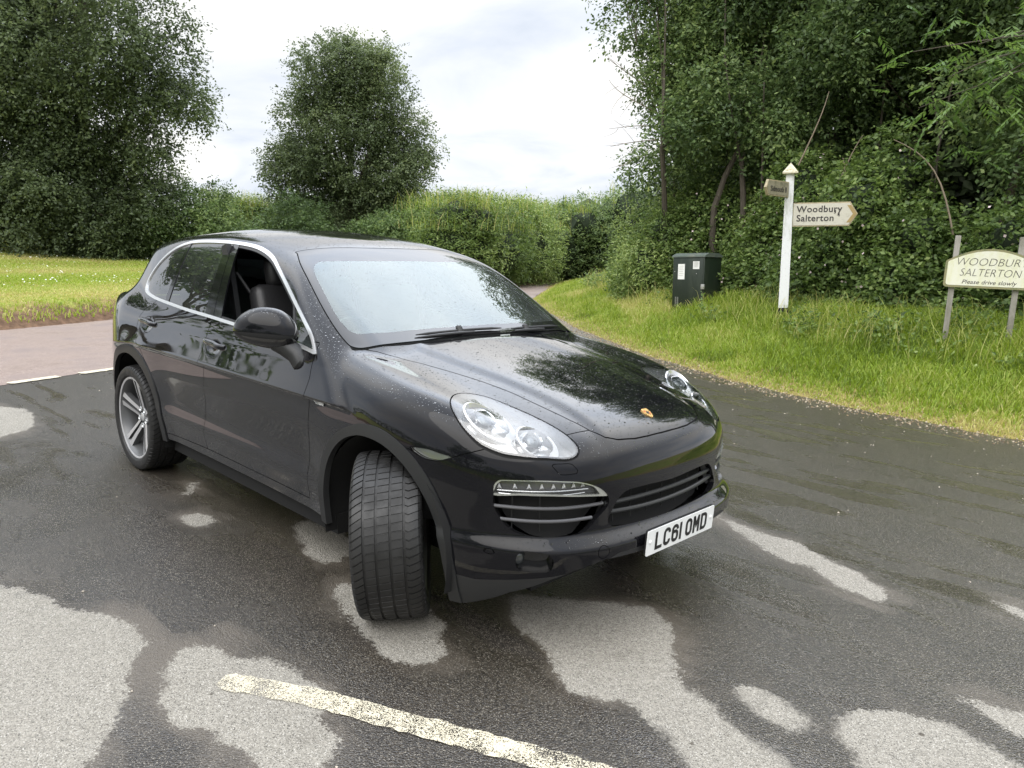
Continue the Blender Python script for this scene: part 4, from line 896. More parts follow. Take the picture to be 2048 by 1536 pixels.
# mown field on the left
def pf(q):
    k, d = zone(q); dist = np.hypot(q[:, 0]-CAM_LOC[0], q[:, 1]-CAM_LOC[1]); r = (q[:, 0]-CAM_LOC[0])*RT[0]+(q[:, 1]-CAM_LOC[1])*RT[1]; f = (q[:, 0]-CAM_LOC[0])*FW[0]+(q[:, 1]-CAM_LOC[1])*FW[1]
    return (k == 1) & (d > .10) & ((d > .85) | (RG.rand(len(q)) < .5)) & (f > 5) & (r > -.85*f) & (r < .12*f) & (RG.rand(len(q)) < np.clip(17/dist, 0, 1)**1.3)
Qf = scatter(110000, (-34, -8, -14, 15), pf); k_, df_ = zone(Qf)
st_ = sn(Qf, .35, 5)*.6+.6*np.sin(df_*1.15+.8*sn(Qf, .2, 1))
lane_ = np.clip((Qf[:, 1]-8)/4, 0, 1)
hf_ = (.025+.035*RG.rand(len(Qf)))*(1+.3*np.clip(-st_, 0, 1))+np.where(df_ < .7, .07*RG.rand(len(Qf)), 0)+np.where(df_ > 19, .5*RG.rand(len(Qf)), 0)+lane_*.25*RG.rand(len(Qf))
tf = .68+.24*st_+.12*RG.normal(size=len(Qf))+np.where(df_ < .9, .12*RG.normal(size=len(Qf))-.05, 0)
grass('field_grass', Qf, gh(Qf, (k_, df_)), hf_, .016+.012*RG.rand(len(Qf)), .6, tf, M['grass'], label='mown yellow green grass of the field beyond the main road', cat='grass')
Qc = scatter(420, (-30, -12, -10, 8), lambda q: pf(q) & (zone(q)[1] > 2.5) & (zone(q)[1] < 14) & (sn(q, .5, 9)+RG.normal(size=len(q))*.4 > .2))
N_ = unit(np.array([0, 0, 1.])+RG.normal(size=(len(Qc), 3))*.4); A_ = unit(np.cross(N_, RG.normal(size=N_.shape)))
tag(leaf_mesh('clover_flowers', np.stack([Qc[:, 0], Qc[:, 1], gh(Qc)+.11], 1), A_, N_, .04, .04, np.full(len(Qc), .5), flat('clover_white', (.72, .72, .66), .7)), 'white clover heads scattered through the field grass', 'flowers', kind='stuff')
Qn = scatter(9000, (-9, 12, -12, -7), lambda q: (zone(q)[0] == 2) & (zone(q)[1] > .05) & (zone(q)[1] < 4)); grass('near_verge_grass', Qn, gh(Qn), .12+.15*RG.rand(len(Qn)), .03, .6, .45+.15*RG.normal(size=len(Qn)), M['grass'], label='grass strip on the near side of the junction left of the camera', cat='grass')
# chippings and dead grass litter
def litter(name, Q, z, s, cols, label, cat):
    n = len(Q); sz = s*(.4+1.2*RG.rand(n)**2); tet = np.array([(1, 0, -.3), (-.6, .8, -.3), (-.5, -.8, -.3), (.1, .1, .6)]); a = RG.rand(n)*6.28
    ca, sa = np.cos(a), np.sin(a); V = np.stack([tet[None, :, 0]*ca[:, None]-tet[None, :, 1]*sa[:, None], tet[None, :, 0]*sa[:, None]+tet[None, :, 1]*ca[:, None], np.broadcast_to(tet[None, :, 2], (n, 4))], 2)*sz[:, None, None]
    V = (V+np.stack([Q[:, 0], Q[:, 1], z+sz*.3], 1)[:, None, :]).reshape(-1, 3); i = np.arange(n)[:, None]*4
    F = np.concatenate([i+np.array([0, 1, 3]), i+np.array([1, 2, 3]), i+np.array([2, 0, 3]), i+np.array([0, 2, 1])])
    t = NT(name); at_ = t.n('ShaderNodeAttribute', attribute_name='tint').outputs['Fac']; t.pbr(base=t.ramp(at_, cols), rough=.8)
    tag(np_mesh(name, V, F, t.m, smooth=False, attrs={'tint': ('FACE', 'FLOAT', np.tile(RG.rand(n), 4))}), label, cat, kind='stuff')
Q1 = scatter(6500, (-8, 6, 4.6, 11), lambda q: (zone(q)[0] == 0) & (np.abs(zone(q)[1]) < .42*RG.rand(len(q))+.04))
litter('verge_litter', Q1, np.maximum(gh(Q1), 0), .011, [(0, (.09, .065, .04)), (.5, (.27, .20, .11)), (1, (.48, .42, .32))], 'brown grass litter and chippings strewn along the road edge', 'litter')
Q2 = scatter(1500, (-7, 6, -3.5, 5.5), lambda q: (zone(q)[1] < -.1) & (RG.rand(len(q)) < np.clip(.15+.2*(q[:, 1]-1)+np.clip(-3.5-q[:, 0], 0, 1), .1, 1)))
litter('loose_stones', Q2, np.zeros(len(Q2))+.002, .0065, [(0, (.04, .04, .04)), (.5, (.20, .18, .15)), (1, (.62, .55, .46))], 'small loose stones scattered over the wet tarmac', 'stones')
car_ob = empty('car', (0, 0, 0), 'black five door SUV beaded with rain, parked on wet tarmac with wheels turned', 'car')
SH = surface_nets()
gaps = []
def panel(mesh, fld, g=.0022):
    """takes the panel out of the mesh leaving a shut line round it"""
    a, rest = cut(mesh, shift(fld, -g)); inner, ring = cut(a, shift(fld, g))
    gaps.append(ring)
    return inner, rest

# ---- glass house openings
WSo = [(.255, 0), (.25, .20), (.225, .42), (.20, .605), (.235, .625), (.386, .688), (.611, .742), (.798, .774), (.934, .783), (1.000, .770), (1.035, .70), (1.05, .50), (1.065, .25), (1.07, 0), (1.065, -.25), (1.05, -.5), (1.0, -.77), (.6, -.74), (.2, -.6), (.25, -.2)]
WSo = cat_curve(WSo[:14], 5, False); WSo = np.concatenate([WSo, [[1.07, -.3], [.255, -.3]]])
wsf = region(WSo, XY, lambda V: 1.05-V[:, 2])
CH = [(.871, 1.112), (.795, 1.181), (.69, 1.244), (.521, 1.337), (.39, 1.407), (.258, 1.473), (.129, 1.53), (-.017, 1.568), (-.19, 1.592), (-.444, 1.605), (-.709, 1.607), (-.95, 1.600), (-1.08, 1.585), (-1.20, 1.555), (-1.31, 1.505), (-1.40, 1.44), (-1.455, 1.37), (-1.475, 1.31), (-1.455, 1.255), (-1.38, 1.228), (-1.208, 1.206), (-.979, 1.19), (-.665, 1.172), (-.33, 1.16), (-.009, 1.146), (.4, 1.128), (.674, 1.116), (.84, 1.098), (.875, 1.098)]
CHp = cat_curve(CH, 5)
dlo = lambda V: .5-np.abs(V[:, 1])
chf = region(CHp, XZ, dlo)
body = SH
ws, body = panel(body, wsf, .003)
dl, body = cut(body, shift(chf, 0))                      # the whole side daylight opening, both sides
trimring_in, chrome_in = cut(dl, shift(chf, .017))       # inner glass area / bright surround
# rear screen
RW = [(0, 1.46), (.35, 1.452), (.56, 1.42), (.61, 1.36), (.66, 1.22), (.62, 1.16), (.3, 1.14), (0, 1.137), (-.3, 1.14), (-.3, 1.455)]
rwf = region(np.concatenate([cat_curve(RW[:8], 4, False), [[-.3, 1.14], [-.3, 1.46]]]), YZ, lambda V: V[:, 0]+1.6)
rear_glass, body = panel(body, rwf, .003)
# ---- wheel arches
def arch_poly(xc, pts): return np.array([(xc+a, b) for a, b in pts])
AF = [(1.012, .18), (1.010, .36), (1.018, .47), (1.045, .58), (1.106, .678), (1.186, .748), (1.272, .789), (1.364, .809), (1.469, .805), (1.562, .775), (1.655, .715), (1.732, .63), (1.789, .53), (1.828, .42), (1.845, .32), (1.855, .12), (1.4, .05)]
AFo = [(.955, .18), (.953, .36), (.962, .47), (.996, .60), (1.075, .712), (1.170, .79), (1.285, .842), (1.380, .863), (1.49, .858), (1.596, .822), (1.698, .757), (1.778, .668), (1.835, .56), (1.872, .44), (1.895, .33), (1.906, .12), (1.4, .05)]
AR = [(-.995, .18), (-1.000, .36), (-1.012, .47), (-1.045, .585), (-1.10, .672), (-1.18, .742), (-1.283, .795), (-1.393, .823), (-1.492, .823), (-1.604, .795), (-1.70, .740), (-1.78, .66), (-1.845, .56), (-1.88, .45), (-1.895, .34), (-1.90, .12), (-1.45, .05)]
ARo = [(-.945, .18), (-.950, .36), (-.963, .48), (-.995, .60), (-1.045, .70), (-1.13, .788), (-1.24, .848), (-1.37, .880), (-1.49, .880), (-1.62, .850), (-1.735, .788), (-1.825, .70), (-1.895, .59), (-1.935, .47), (-1.95, .35), (-1.955, .12), (-1.45, .05)]
out45 = lambda V: .45-np.abs(V[:, 1])
archf = [region(cat_curve(p[:-2], 4, False).tolist()+[p[-2], p[-1]], XZ, out45) for p in (AF, AR)]
archo = [region(cat_curve(p[:-2], 4, False).tolist()+[p[-2], p[-1]], XZ, out45) for p in (AFo, ARo)]
trims = []
for fi, fo in zip(archf, archo):
    a, body = cut(body, fo); hole, t = cut(a, fi); trims.append(t)
# ---- bottom edge of the body
def bottom(V):
    x, Y, z = V[:, 0], np.abs(V[:, 1]), V[:, 2]
    zb = np.interp(Y, [0, .3, .47, .6, .67, .77, .83, .88, .95], [.405, .41, .415, .385, .352, .285, .215, .165, .155])
    zb = np.where(x > 1.6, zb, .315)
    zb = np.where(x < -1.6, .27, zb)
    return z-zb
_, body = cut(body, bottom)
for i in range(2): trims[i] = cut(trims[i], lambda V: V[:, 2]-np.where(V[:, 0] > 1.5, .20, .295))[1]
# ---- front openings
INT = [(.804, .683), (.804, .711), (.796, .731), (.777, .741), (.679, .744), (.607, .739), (.532, .728), (.460, .699), (.416, .658), (.411, .625), (.427, .603), (.469, .568), (.499, .538), (.537, .520), (.635, .515), (.712, .518), (.750, .531), (.773, .555), (.790, .588), (.802, .626), (.805, .658)]
GR = [(0, .658), (.10, .662), (.192, .666), (.296, .666), (.336, .655), (.366, .631), (.391, .594), (.408, .569), (.411, .552), (.400, .533), (.36, .521), (.235, .515), (.10, .512), (0, .511)]
frx = lambda V: 1.6-V[:, 0]
intf = region(cat_curve(INT, 4), YZ, frx)
grf = region(np.concatenate([cat_curve(GR, 4, False), [[-.2, .515], [-.2, .66]]]), YZ, frx)
intake, body = cut(body, intf)
grille, body = cut(body, grf)
FG = [(.772, .427), (.768, .452), (.752, .468), (.72, .467), (.690, .462), (.676, .447), (.668, .420), (.680, .388), (.72, .382), (.757, .387), (.770, .405)]
fog, body = cut(body, region(cat_curve(FG, 4), YZ, frx))
ring_f = lambda cy, cz, rr: (lambda V: np.maximum(np.hypot(np.abs(V[:, 1])-cy, V[:, 2]-cz)-rr, frx(V)))
caps = []
def arcp_(P, k=.22):
    P = np.array(P); out = []
    for i in range(len(P)):
        a, b, c = P[i-1], P[i], P[(i+1) % len(P)]; p, q = b+(a-b)*k, b+(c-b)*k
        out += [(1-t)**2*p+2*t*(1-t)*b+t*t*q for t in (0, .25, .5, .75, 1)]
    return np.array(out)
for cy, cz, rr in ((.475, .447, .026), (.285, .452, .011), (.83, .455, .011)):
    c_, body = panel(body, ring_f(cy, cz, rr), .0013); caps.append(c_)
washer, body = panel(body, region(arcp_([(.640, .804), (.562, .803), (.538, .765), (.616, .762)]), YZ, lambda V: np.maximum(.70-V[:, 2], 1.9-V[:, 0])), .0012)
caps.append(washer)
# ---- headlamps
HL = [(1.718, .778), (1.675, .728), (1.655, .683), (1.662, .636), (1.710, .590), (1.781, .564), (1.854, .546), (1.96, .523), (2.070, .507), (2.127, .501), (2.174, .499), (2.195, .512), (2.199, .541), (2.178, .595), (2.119, .681), (2.058, .741), (2.009, .776), (1.954, .804), (1.906, .819), (1.847, .825), (1.790, .817), (1.749, .801)]
hlf = region(cat_curve(HL, 4), XY, lambda V: .72-V[:, 2])
lamp, body = panel(body, hlf, .003)
MK = [(1.650, .813), (1.69, .818), (1.737, .820), (1.798, .811), (1.848, .806), (1.825, .793), (1.798, .783), (1.749, .780), (1.70, .789)]
mkf = region(cat_curve(MK, 3), XZ, out45)
marker, body = panel(body, mkf, .002)
# ---- bonnet
BN = [(2.247, -.2), (2.247, 0), (2.245, .11), (2.240, .20), (2.224, .297), (2.200, .352), (2.150, .390), (2.057, .418), (1.957, .436), (1.861, .450), (1.767, .462), (1.60, .495), (1.429, .535), (1.264, .578), (1.147, .628), (1.075, .69), (1.035, .745), (1.030, .775), (1.045, .70), (1.07, .50), (1.085, .25), (1.09, 0), (1.09, -.2)]
bnf = region(BN, XY, lambda V: .7-V[:, 2])
bonnet, body = panel(body, bnf, .0025)
# cowl strip between bonnet and screen
cwf = region([(1.10, 0), (1.10, .25), (1.085, .5), (1.05, .72), (1.02, .79), (.95, .775), (.98, -.3), (1.10, -.3)], XY, lambda V: 1.05-V[:, 2])
cowl, body = cut(body, cwf)
# ---- front bumper: everything ahead of the wing seam
BPx = [(1.60, .10), (1.60, .800), (1.648, .806), (1.692, .789), (1.749, .779), (1.802, .783), (1.849, .803), (1.891, .822), (1.957, .848), (2.02, .862), (2.05, 1.2), (2.6, 1.2), (2.6, .10)]
bumpf0 = region(BPx, XZ)
def bumpf(V):
    a = bumpf0(V); x, Y = V[:, 0], np.abs(V[:, 1])
    # between lamp and bonnet the seam runs straight across at x = 2.12..2.15
    b = np.maximum(np.maximum(2.118+(.50-Y)*.25-x, Y-.60), .7-V[:, 2])
    return np.minimum(np.where(Y > .56, a, 9.), np.where(Y <= .56, np.where(V[:, 2] < .80, -1.*(x > 1.9)+1.*(x <= 1.9), b), 9.))
bumper, body = panel(body, bumpf, .002)
lipf = lambda V: V[:, 2]-np.interp(np.abs(V[:, 1]), [0, .40, .47, .6, .65, .74, .81, .85, .88, .95], [.435, .43, .405, .380, .368, .352, .336, .324, .328, .335])
lip, bumper = cut(bumper, lipf)
# ---- doors
FD = [(.868, 1.15), (.868, 1.109), (.874, 1.045), (.893, .985), (.893, .867), (.868, .672), (.845, .533), (.838, .423), (.828, .372), (.3, .369), (-.372, .368), (-.366, .452), (-.352, .569), (-.318, .700), (-.298, .877), (-.292, 1.0), (-.300, 1.075), (-.292, 1.20)]
RD = [(-.292, 1.20), (-.300, 1.075), (-.292, 1.0), (-.298, .877), (-.318, .700), (-.352, .569), (-.366, .452), (-.372, .368), (-.948, .355), (-.962, .50), (-1.0, .62), (-1.07, .73), (-1.17, .83), (-1.27, .92), (-1.315, 1.00), (-1.335, 1.08), (-1.29, 1.14), (-1.20, 1.178), (-1.115, 1.25)]
fdr, body = panel(body, region(FD, XZ, out45), .0022)
rdr, body = panel(body, region(RD, XZ, out45), .0022)
wing, rest = cut(body, lambda V: np.maximum(.86-V[:, 0], np.maximum(V[:, 2]-1.16, .40-np.abs(V[:, 1]))))
# pillar / wing seam
side = lambda m, s: cut(m, lambda V: -V[:, 1]*s)[0]
roofm, shell = cut(rest, region([(.40, 0), (.30, .58), (.1, .615), (-.3, .628), (-1.2, .60), (-1.9, .50), (-2.02, .4), (-2.05, 0), (-2.05, -.3), (.35, -.3)], XY, lambda V: 1.3-V[:, 2]))
P_ = M['paint']
skin('body_shell', shell, P_, car_ob, .014)
skin('roof', roofm, P_, car_ob, .006)
skin('bonnet', bonnet, P_, car_ob, .014)
skin('front_bumper', bumper, P_, car_ob, .03, rimmat=M['black_gloss'])
skin('bumper_lip', lip, M['trim'], car_ob, .03)
skin('cowl', cowl, M['plastic'], car_ob, .01, push=-.012)
WSi = [(.405, -.3), (.405, 0), (.402, .25), (.385, .52), (.385, .59), (.457, .655), (.589, .69), (.752, .725), (.85, .735), (.92, .722), (.952, .665), (.974, .45), (.985, 0), (.985, -.3)]
wsg, frit = cut(ws, region(np.concatenate([cat_curve(WSi[1:-1], 4, False), [[.985, -.3], [.405, -.3]]]), XY))
ws_ob = skin('windscreen', wsg, M['screen'], car_ob, 0); skin('glass_border', frit, M['black_glass'], ws_ob, .004)
skin('headliner', roofm, M['interior'], car_ob, 0, push=-.03, flip=True)
skin('rear_window', rear_glass, M['sideglass'], car_ob, 0)
for g in [join(*gaps)]: skin('shut_lines', g, M['gap'], car_ob, 0, push=-.009)
for s in (-1, 1):
    skin('front_wing', side(wing, s), P_, car_ob, .014)
    for t in trims: skin('wheel_arch_trim', side(t, s), M['trim'], car_ob, .03, push=.007)
    fd_ = skin('front_door', side(fdr, s), P_, car_ob, .014); rd_ = skin('rear_door', side(rdr, s), P_, car_ob, .014)
    skin('window_surround', side(chrome_in, s), M['chrome'], car_ob, .012, push=.004)
    skin('window_lining', side(chrome_in, s), M['interior'], car_ob, .02, push=-.018, flip=True)
    # daylight panes
    g = side(trimring_in, s)
    xl = lambda p: (lambda V: V[:, 0]-(p[0]+(V[:, 2]-1.2)*(p[1]-p[0])/.38))
    tri, g = cut(g, shift(lambda V: -xl((.600, .33))(V), 0))        # everything ahead of the mirror triangle bar
    tbar, tri = cut(tri, lambda V: xl((.622, .352))(V))
    fw, g = cut(g, lambda V: -xl((-.205, -.345))(V))
    bp, g = cut(g, lambda V: -xl((-.42, -.50))(V))
    rw, g = cut(g, lambda V: -xl((-.985, -1.015))(V))
    qb, qw = cut(g, lambda V: -xl((-1.045, -1.055))(V))
    bp1, bp2 = cut(bp, lambda V: -xl((-.30, -.415))(V))
    skin('quarterlight', tri, M['sideglass'], fd_, 0, push=-.004)
    skin('window_bar', tbar, M['trim'], fd_, .012)
    skin('pillar_cover', bp1, M['black_gloss'], fd_, .01); skin('pillar_cover', cut(bp2, lambda V: xl((-.306, -.421))(V))[0], M['black_gloss'], rd_, .01)
    skin('pillar_cover', qb, M['black_gloss'], rd_, .01)
    skin('rear_side_window', rw, M['sideglass'], rd_, 0, push=-.004)
    skin('rear_quarter_window', qw, M['sideglass'], car_ob, 0, push=-.004)
    if s == 1: skin('front_side_window', fw, M['sideglass'], fd_, 0, push=-.004)
    # door inner faces and window rubbers
    o_, i_ = cut(fw, shift(chf, .030)); ring = i_
    skin('window_seal', ring, M['plastic'], fd_, .02, push=-.002)
    skin('door_lining', side(fdr, s), M['interior'], fd_, 0, push=-.055, flip=True)
    skin('door_lining', side(rdr, s), M['interior'], rd_, 0, push=-.055, flip=True)
# ------------------------------------------------------------------ points on the skin
def on_x(Y, z, x0=2.45):
    """x of the nose surface at (Y, z)"""
    Y = np.atleast_1d(np.array(Y, float)); z = np.atleast_1d(np.array(z, float))+0*Y; x = np.full(Y.shape, x0)
    for i in range(60): x = x-np.clip(car(x, np.abs(Y), z), -.05, .3)*.8
    return x
def on_y(x, z, s=-1):
    x = np.atleast_1d(np.array(x, float)); z = np.atleast_1d(np.array(z, float))+0*x; Y = np.full(x.shape, 1.05)
    for i in range(60): Y = Y-np.clip(car(x, Y, z), -.05, .3)*.8
    return Y*s
def on_z(x, Y, z0=1.75):
    x = np.atleast_1d(np.array(x, float)); Y = np.atleast_1d(np.array(Y, float))+0*x; z = np.full(x.shape, z0)
    for i in range(80): z = z-np.clip(car(x, np.abs(Y), z), -.05, .3)*.8
    return z
def nrm(p):
    g = grad(np.array([p], float))[0]; return Vector(g/np.linalg.norm(g))
# ---- nose: intakes, slats, lamps
DR = [(.806, .676), (.806, .712), (.796, .733), (.777, .743), (.679, .746), (.607, .741), (.532, .730), (.460, .701), (.414, .662), (.430, .660), (.474, .665), (.56, .673), (.661, .682), (.74, .683)]
drf = region(cat_curve(DR, 4), YZ)
drl, scoop = cut(intake, drf)
frame_in, frame = cut(drl, lambda V: np.maximum(sdf(cat_curve(DR, 4), YZ(V))+.0065, (.470-np.abs(V[:, 1]))+(V[:, 2]-.69)*.8))
FG = [(.770, .427), (.766, .452), (.752, .468), (.72, .466), (.690, .462), (.674, .445), (.668, .420), (.680, .388), (.72, .383), (.757, .388), (.768, .405)]
def nose_bar(y0, y1, z0, z1, bow, r, push, name, mat, parent, n=18, flatk=1.6):
    """slat that follows the nose between y0 and y1"""
    t = np.linspace(0, 1, n); y = y0+(y1-y0)*t; z = z0+(z1-z0)*t+bow*(4*t*(1-t)); x = on_x(y, z)-push
    m = MB(); vs = m.tube(list(zip(x, y, z)), r, 10)
    for v in vs:
        pass
    return m.build(name, mat, parent)
for s in (-1, 1):
    bp_ = [o for o in car_ob.children if o.name.startswith('front_bumper')][0]
    it = skin('side_intake', side(scoop, s), M['gap'], car_ob, 0, push=-.075)
    for z0, z1 in ((.632, .626), (.580, .573)):
        a = .800 if z0 > .6 else .786; b = .425 if z0 > .6 else .475
        nose_bar(s*a, s*b, z0, z1, -.004, .0075, .018, 'slat', M['slat'], it)
    for yv in (.74, .66):
        m = MB(); zz = np.linspace(.525, .68, 6); m.tube(list(zip(on_x(np.full(6, yv), zz)-.045, np.full(6, s*yv), zz)), .003, 6); m.build('slat', M['plastic'], it)
    dl_ob = skin('daytime_light', side(frame, s), M['drl_frame'], car_ob, .02, push=-.002)
    skin('light_cover', side(frame_in, s), M['lens2'], dl_ob, 0, push=-.004)
    skin('light_base', side(frame_in, s), M['rim_grey'], dl_ob, 0, push=-.028)
    for k in range(8):
        m = MB(); yv = .785-k*.0385; z = .714 if k else .712; x = float(on_x(yv, z)[0])-.016; n_ = nrm((x, yv, z)); n_.z = 0; n_.normalize(); n_ = Vector((n_.x, n_.y*s, 0)); t_ = Vector((-n_.y, n_.x, 0))
        p = Vector((x, s*yv, z)); wv = .0100
        vs = [m.bm.verts.new(p+t_*a+Vector((0, 0, b))-n_*.008) for a, b in ((-wv, -.012), (wv, -.012), (wv*.1, .009), (-wv*.4, .009))]+[m.bm.verts.new(p+n_*.006)]
        for a, b in ((0, 1), (1, 2), (2, 3), (3, 0)): m.bm.faces.new((vs[a], vs[b], vs[4]))
        m.build('led', M['white_matt'], dl_ob, 0)
    m = MB(); yy = np.linspace(.79, .50, 14); zz = np.full(14, .697); m.tube(list(zip(on_x(yy, zz)-.014, s*yy, zz)), .0028, 6)
    yy = np.linspace(.79, .52, 14); zz = .686-.004*np.sin(np.linspace(0, 3, 14)); m.tube(list(zip(on_x(yy, zz)-.008, s*yy, zz)), .0022, 6)
    m.build('light_guide', M['silver'], dl_ob)
    # headlamp
    lens = side(lamp, s)
    hl = skin('headlight', lens, M['lens'], car_ob, .01, rimmat=M['plastic'])
    i2, rim2 = cut(lens, lambda V: sdf(cat_curve(HL, 4), XY(V))+.008)
    skin('lamp_seal', rim2, M['plastic'], hl, 0, push=-.003)
    hs = skin('lamp_housing', lens, M['reflector'], hl, 0, push=-.060)
    V_, N_, T_ = lens; E_ = boundary(T_); m = MB()
    u_, inv_ = np.unique(E_, return_inverse=True); inv_ = inv_.reshape(-1, 2)
    A = [m.bm.verts.new(V_[i]-N_[i]*.004) for i in u_]; B = [m.bm.verts.new(V_[i]-N_[i]*.060) for i in u_]
    for a, b in inv_: m.bm.faces.new((A[a], A[b], B[b], B[a]))
    m.build('lamp_wall', M['silver'], hl)
    for (cx, cy, k, ro) in ((1.885, .700, 1.0, .112), (2.075, .618, .80, .086)):
        cz = float(on_z(cx, cy)[0]); P = Vector((cx, s*cy, cz)); n_ = nrm((cx, cy, cz)); n_ = Vector((n_.x, n_.y*s, n_.z))
        fw_ = (n_+Vector((.35, 0, -.10))).normalized()
        la = Vector((.78, -s*.42, -.30)); la = (la-fw_*la.dot(fw_)).normalized(); lb = fw_.cross(la)
        Bm = Matrix((( *la,), (*fw_,), (*lb,))).transposed().to_4x4(); O = P-n_*.030
        Tm = Matrix.Translation(O) @ Bm
        m = MB(); m.lathe([(ro*1.02, -.012), (ro*1.04, .002), (ro*.98, .006), (ro*.93, .000), (ro*.80, -.022), (ro*.55, -.036), (ro*.2, -.044)], 40, Tm @ Matrix.Diagonal((1.12, 1, .74, 1)))
        m.build('reflector_bowl', M['reflector'], hl)
        m = MB()      # the thick pale crescent on the inboard side of the bowl
        arc = [math.radians(a) for a in range(-78, 79, 6)]
        oo = [(ro*1.13*math.cos(a), ro*.78*math.sin(a)) for a in arc]; ii = [(ro*(.66+.20*abs(math.sin(a)))*math.cos(a)*1.1, ro*.68*math.sin(a)) for a in arc[::-1]]
        vs = m.prism([(x, z) for x, z in oo+ii], .001, .007, Tm); m.build('lamp_crescent', M['white_matt'], hl)
        m = MB(); Pm = Matrix.Translation(O-la*ro*.26) @ Bm
        pr = .040*k
        m.lathe([(pr*1.28, -.035), (pr*1.30, .004), (pr*1.22, .009), (pr*1.10, .006), (pr*1.02, -.004), (pr*.98, -.012)], 32, Pm)
        for q in range(4): m.lathe([(pr*(1.45+q*.17), -.030-.003*q), (pr*(1.49+q*.17), -.022-.003*q), (pr*(1.53+q*.17), -.030-.003*q)], 32, Pm)
        m.build('projector', M['chrome2'], hl)
        m = MB(); m.ball(Pm @ Vector((0, -.010, 0)), (pr*.98, .018, pr*.98), 24, Bm); m.build('projector_lens', M['bulb_glass'], hl)
    mk = skin('side_marker', side(marker, s), M['lens'], car_ob, .004); skin('marker_base', side(marker, s), M['silver'], mk, 0, push=-.014)
gi = skin('grille', grille, M['gap'], car_ob, 0, push=-.08)
for z0, zc in ((.633, .618), (.592, .565)): nose_bar(-.415, .415, z0-.008 if z0 < .6 else z0-.012, z0-.008 if z0 < .6 else z0-.012, zc-z0+.006, .010, .022, 'slat', M['slat2'], gi, 30)
for yv in np.linspace(-.33, .33, 7):
    m = MB(); zz = np.linspace(.52, .66, 6); m.tube(list(zip(on_x(np.full(6, abs(yv)), zz)-.055, np.full(6, yv), zz)), .003, 6); m.build('slat', M['plastic'], gi)
for s in (-1, 1):
    bmp = [o for o in car_ob.children if o.name.startswith('front_bumper')][0]
    fo = skin('fog_recess', side(fog, s), M['black_gloss'], bmp, 0, push=-.055)
    V_, N_, T_ = side(fog, s); E_ = boundary(T_); m = MB(); u_, inv_ = np.unique(E_, return_inverse=True); inv_ = inv_.reshape(-1, 2)
    A = [m.bm.verts.new(V_[i]) for i in u_]; B = [m.bm.verts.new(V_[i]-N_[i]*.056) for i in u_]
    for a, b in inv_: m.bm.faces.new((A[a], A[b], B[b], B[a]))
    m.build('recess_wall', M['black_gloss'], fo)
    xf = float(on_x(.745, .425)[0]); m = MB(); Mf = Matrix.Translation((xf-.046, s*.745, .425)) @ Matrix.Rotation(R_(s*28), 4, 'Z') @ Matrix.Rotation(R_(90), 4, 'Z')
    m.lathe([(.0001, -.004), (.016, -.003), (.025, .001), (.029, .006), (.030, .02)], 24, Mf); m.build('fog_lamp', M['fog_glass'], fo)
    for c_ in caps: skin('bumper_cap', side(c_, s), P_, bmp, .004)
# ---- number plate
def ribbon(m, pts, wd, M4, th=.0015):
    P = [Vector((a, b)) for a, b in pts]; L = []; Rr = []
    for i, p in enumerate(P):
        a = (P[i]-P[i-1]).normalized() if i else None; b = (P[i+1]-P[i]).normalized() if i < len(P)-1 else None
        t = ((a or b)+(b or a)).normalized(); n = Vector((-t.y, t.x)); k = 1/max(.5, n.dot(Vector((-(b or a).y, (b or a).x))))
        L.append(p+n*wd/2*k); Rr.append(p-n*wd/2*k)
    poly = lambda i: [(L[i].x, L[i].y), (L[i+1].x, L[i+1].y), (Rr[i+1].x, Rr[i+1].y), (Rr[i].x, Rr[i].y)]
    for i in range(len(P)-1): m.prism(poly(i), 0, -th, M4)
def arcp(cx, cy, rx, ry, a0, a1, n=8): return [(cx+rx*math.cos(R_(a0+(a1-a0)*i/n)), cy+ry*math.sin(R_(a0+(a1-a0)*i/n))) for i in range(n+1)]
def glyph(ch):
    W, H, t = .050, .079, .007; q = .016; w, h = W-2*t, H-2*t
    if ch == 'L': return [[(t, H), (t, t), (W, t)]]
    if ch == '1': return [[(.007, 0), (.007, H)]]
    if ch == 'C': return [arcp(W-t-q, H-t-q, q, q, -5, 90)+arcp(t+q, H-t-q, q, q, 90, 180)+arcp(t+q, t+q, q, q, 180, 270)+arcp(W-t-q, t+q, q, q, 270, 365)]
    if ch == 'O': return [arcp(W-t-q, H-t-q, q, q, 0, 90)+arcp(t+q, H-t-q, q, q, 90, 180)+arcp(t+q, t+q, q, q, 180, 270)+arcp(W-t-q, t+q, q, q, 270, 360)+[(W-t, H-t-q)]]
    if ch == '6': return [arcp(W-t-q, H-t-q, q, q, -5, 90)+arcp(t+q, H-t-q, q, q, 90, 180)+arcp(t+q, t+q, q, q, 180, 270)+arcp(W-t-q, t+q, q, q, 270, 360)+arcp(W-t-q, .047-q, q, q, 0, 90)+[(t, .047)]]
    if ch == 'D': return [[(t, t-.007), (t, H)], [(t, H-t)]+arcp(W-t-q, H-t-q, q, q, 90, 0)+arcp(W-t-q, t+q, q, q, 0, -90)+[(t, t)]]
    if ch == 'M': return [[(t, 0), (t, H)], [(W-t, 0), (W-t, H)], [(t, H-.002), (W/2, .034), (W-t, H-.002)]]
pl = MB(); PX = 2.386
PM = Matrix.Translation((PX, -.015, .4465)) @ Matrix.Rotation(R_(90), 4, 'Z') @ Matrix.Rotation(R_(3), 4, 'X')
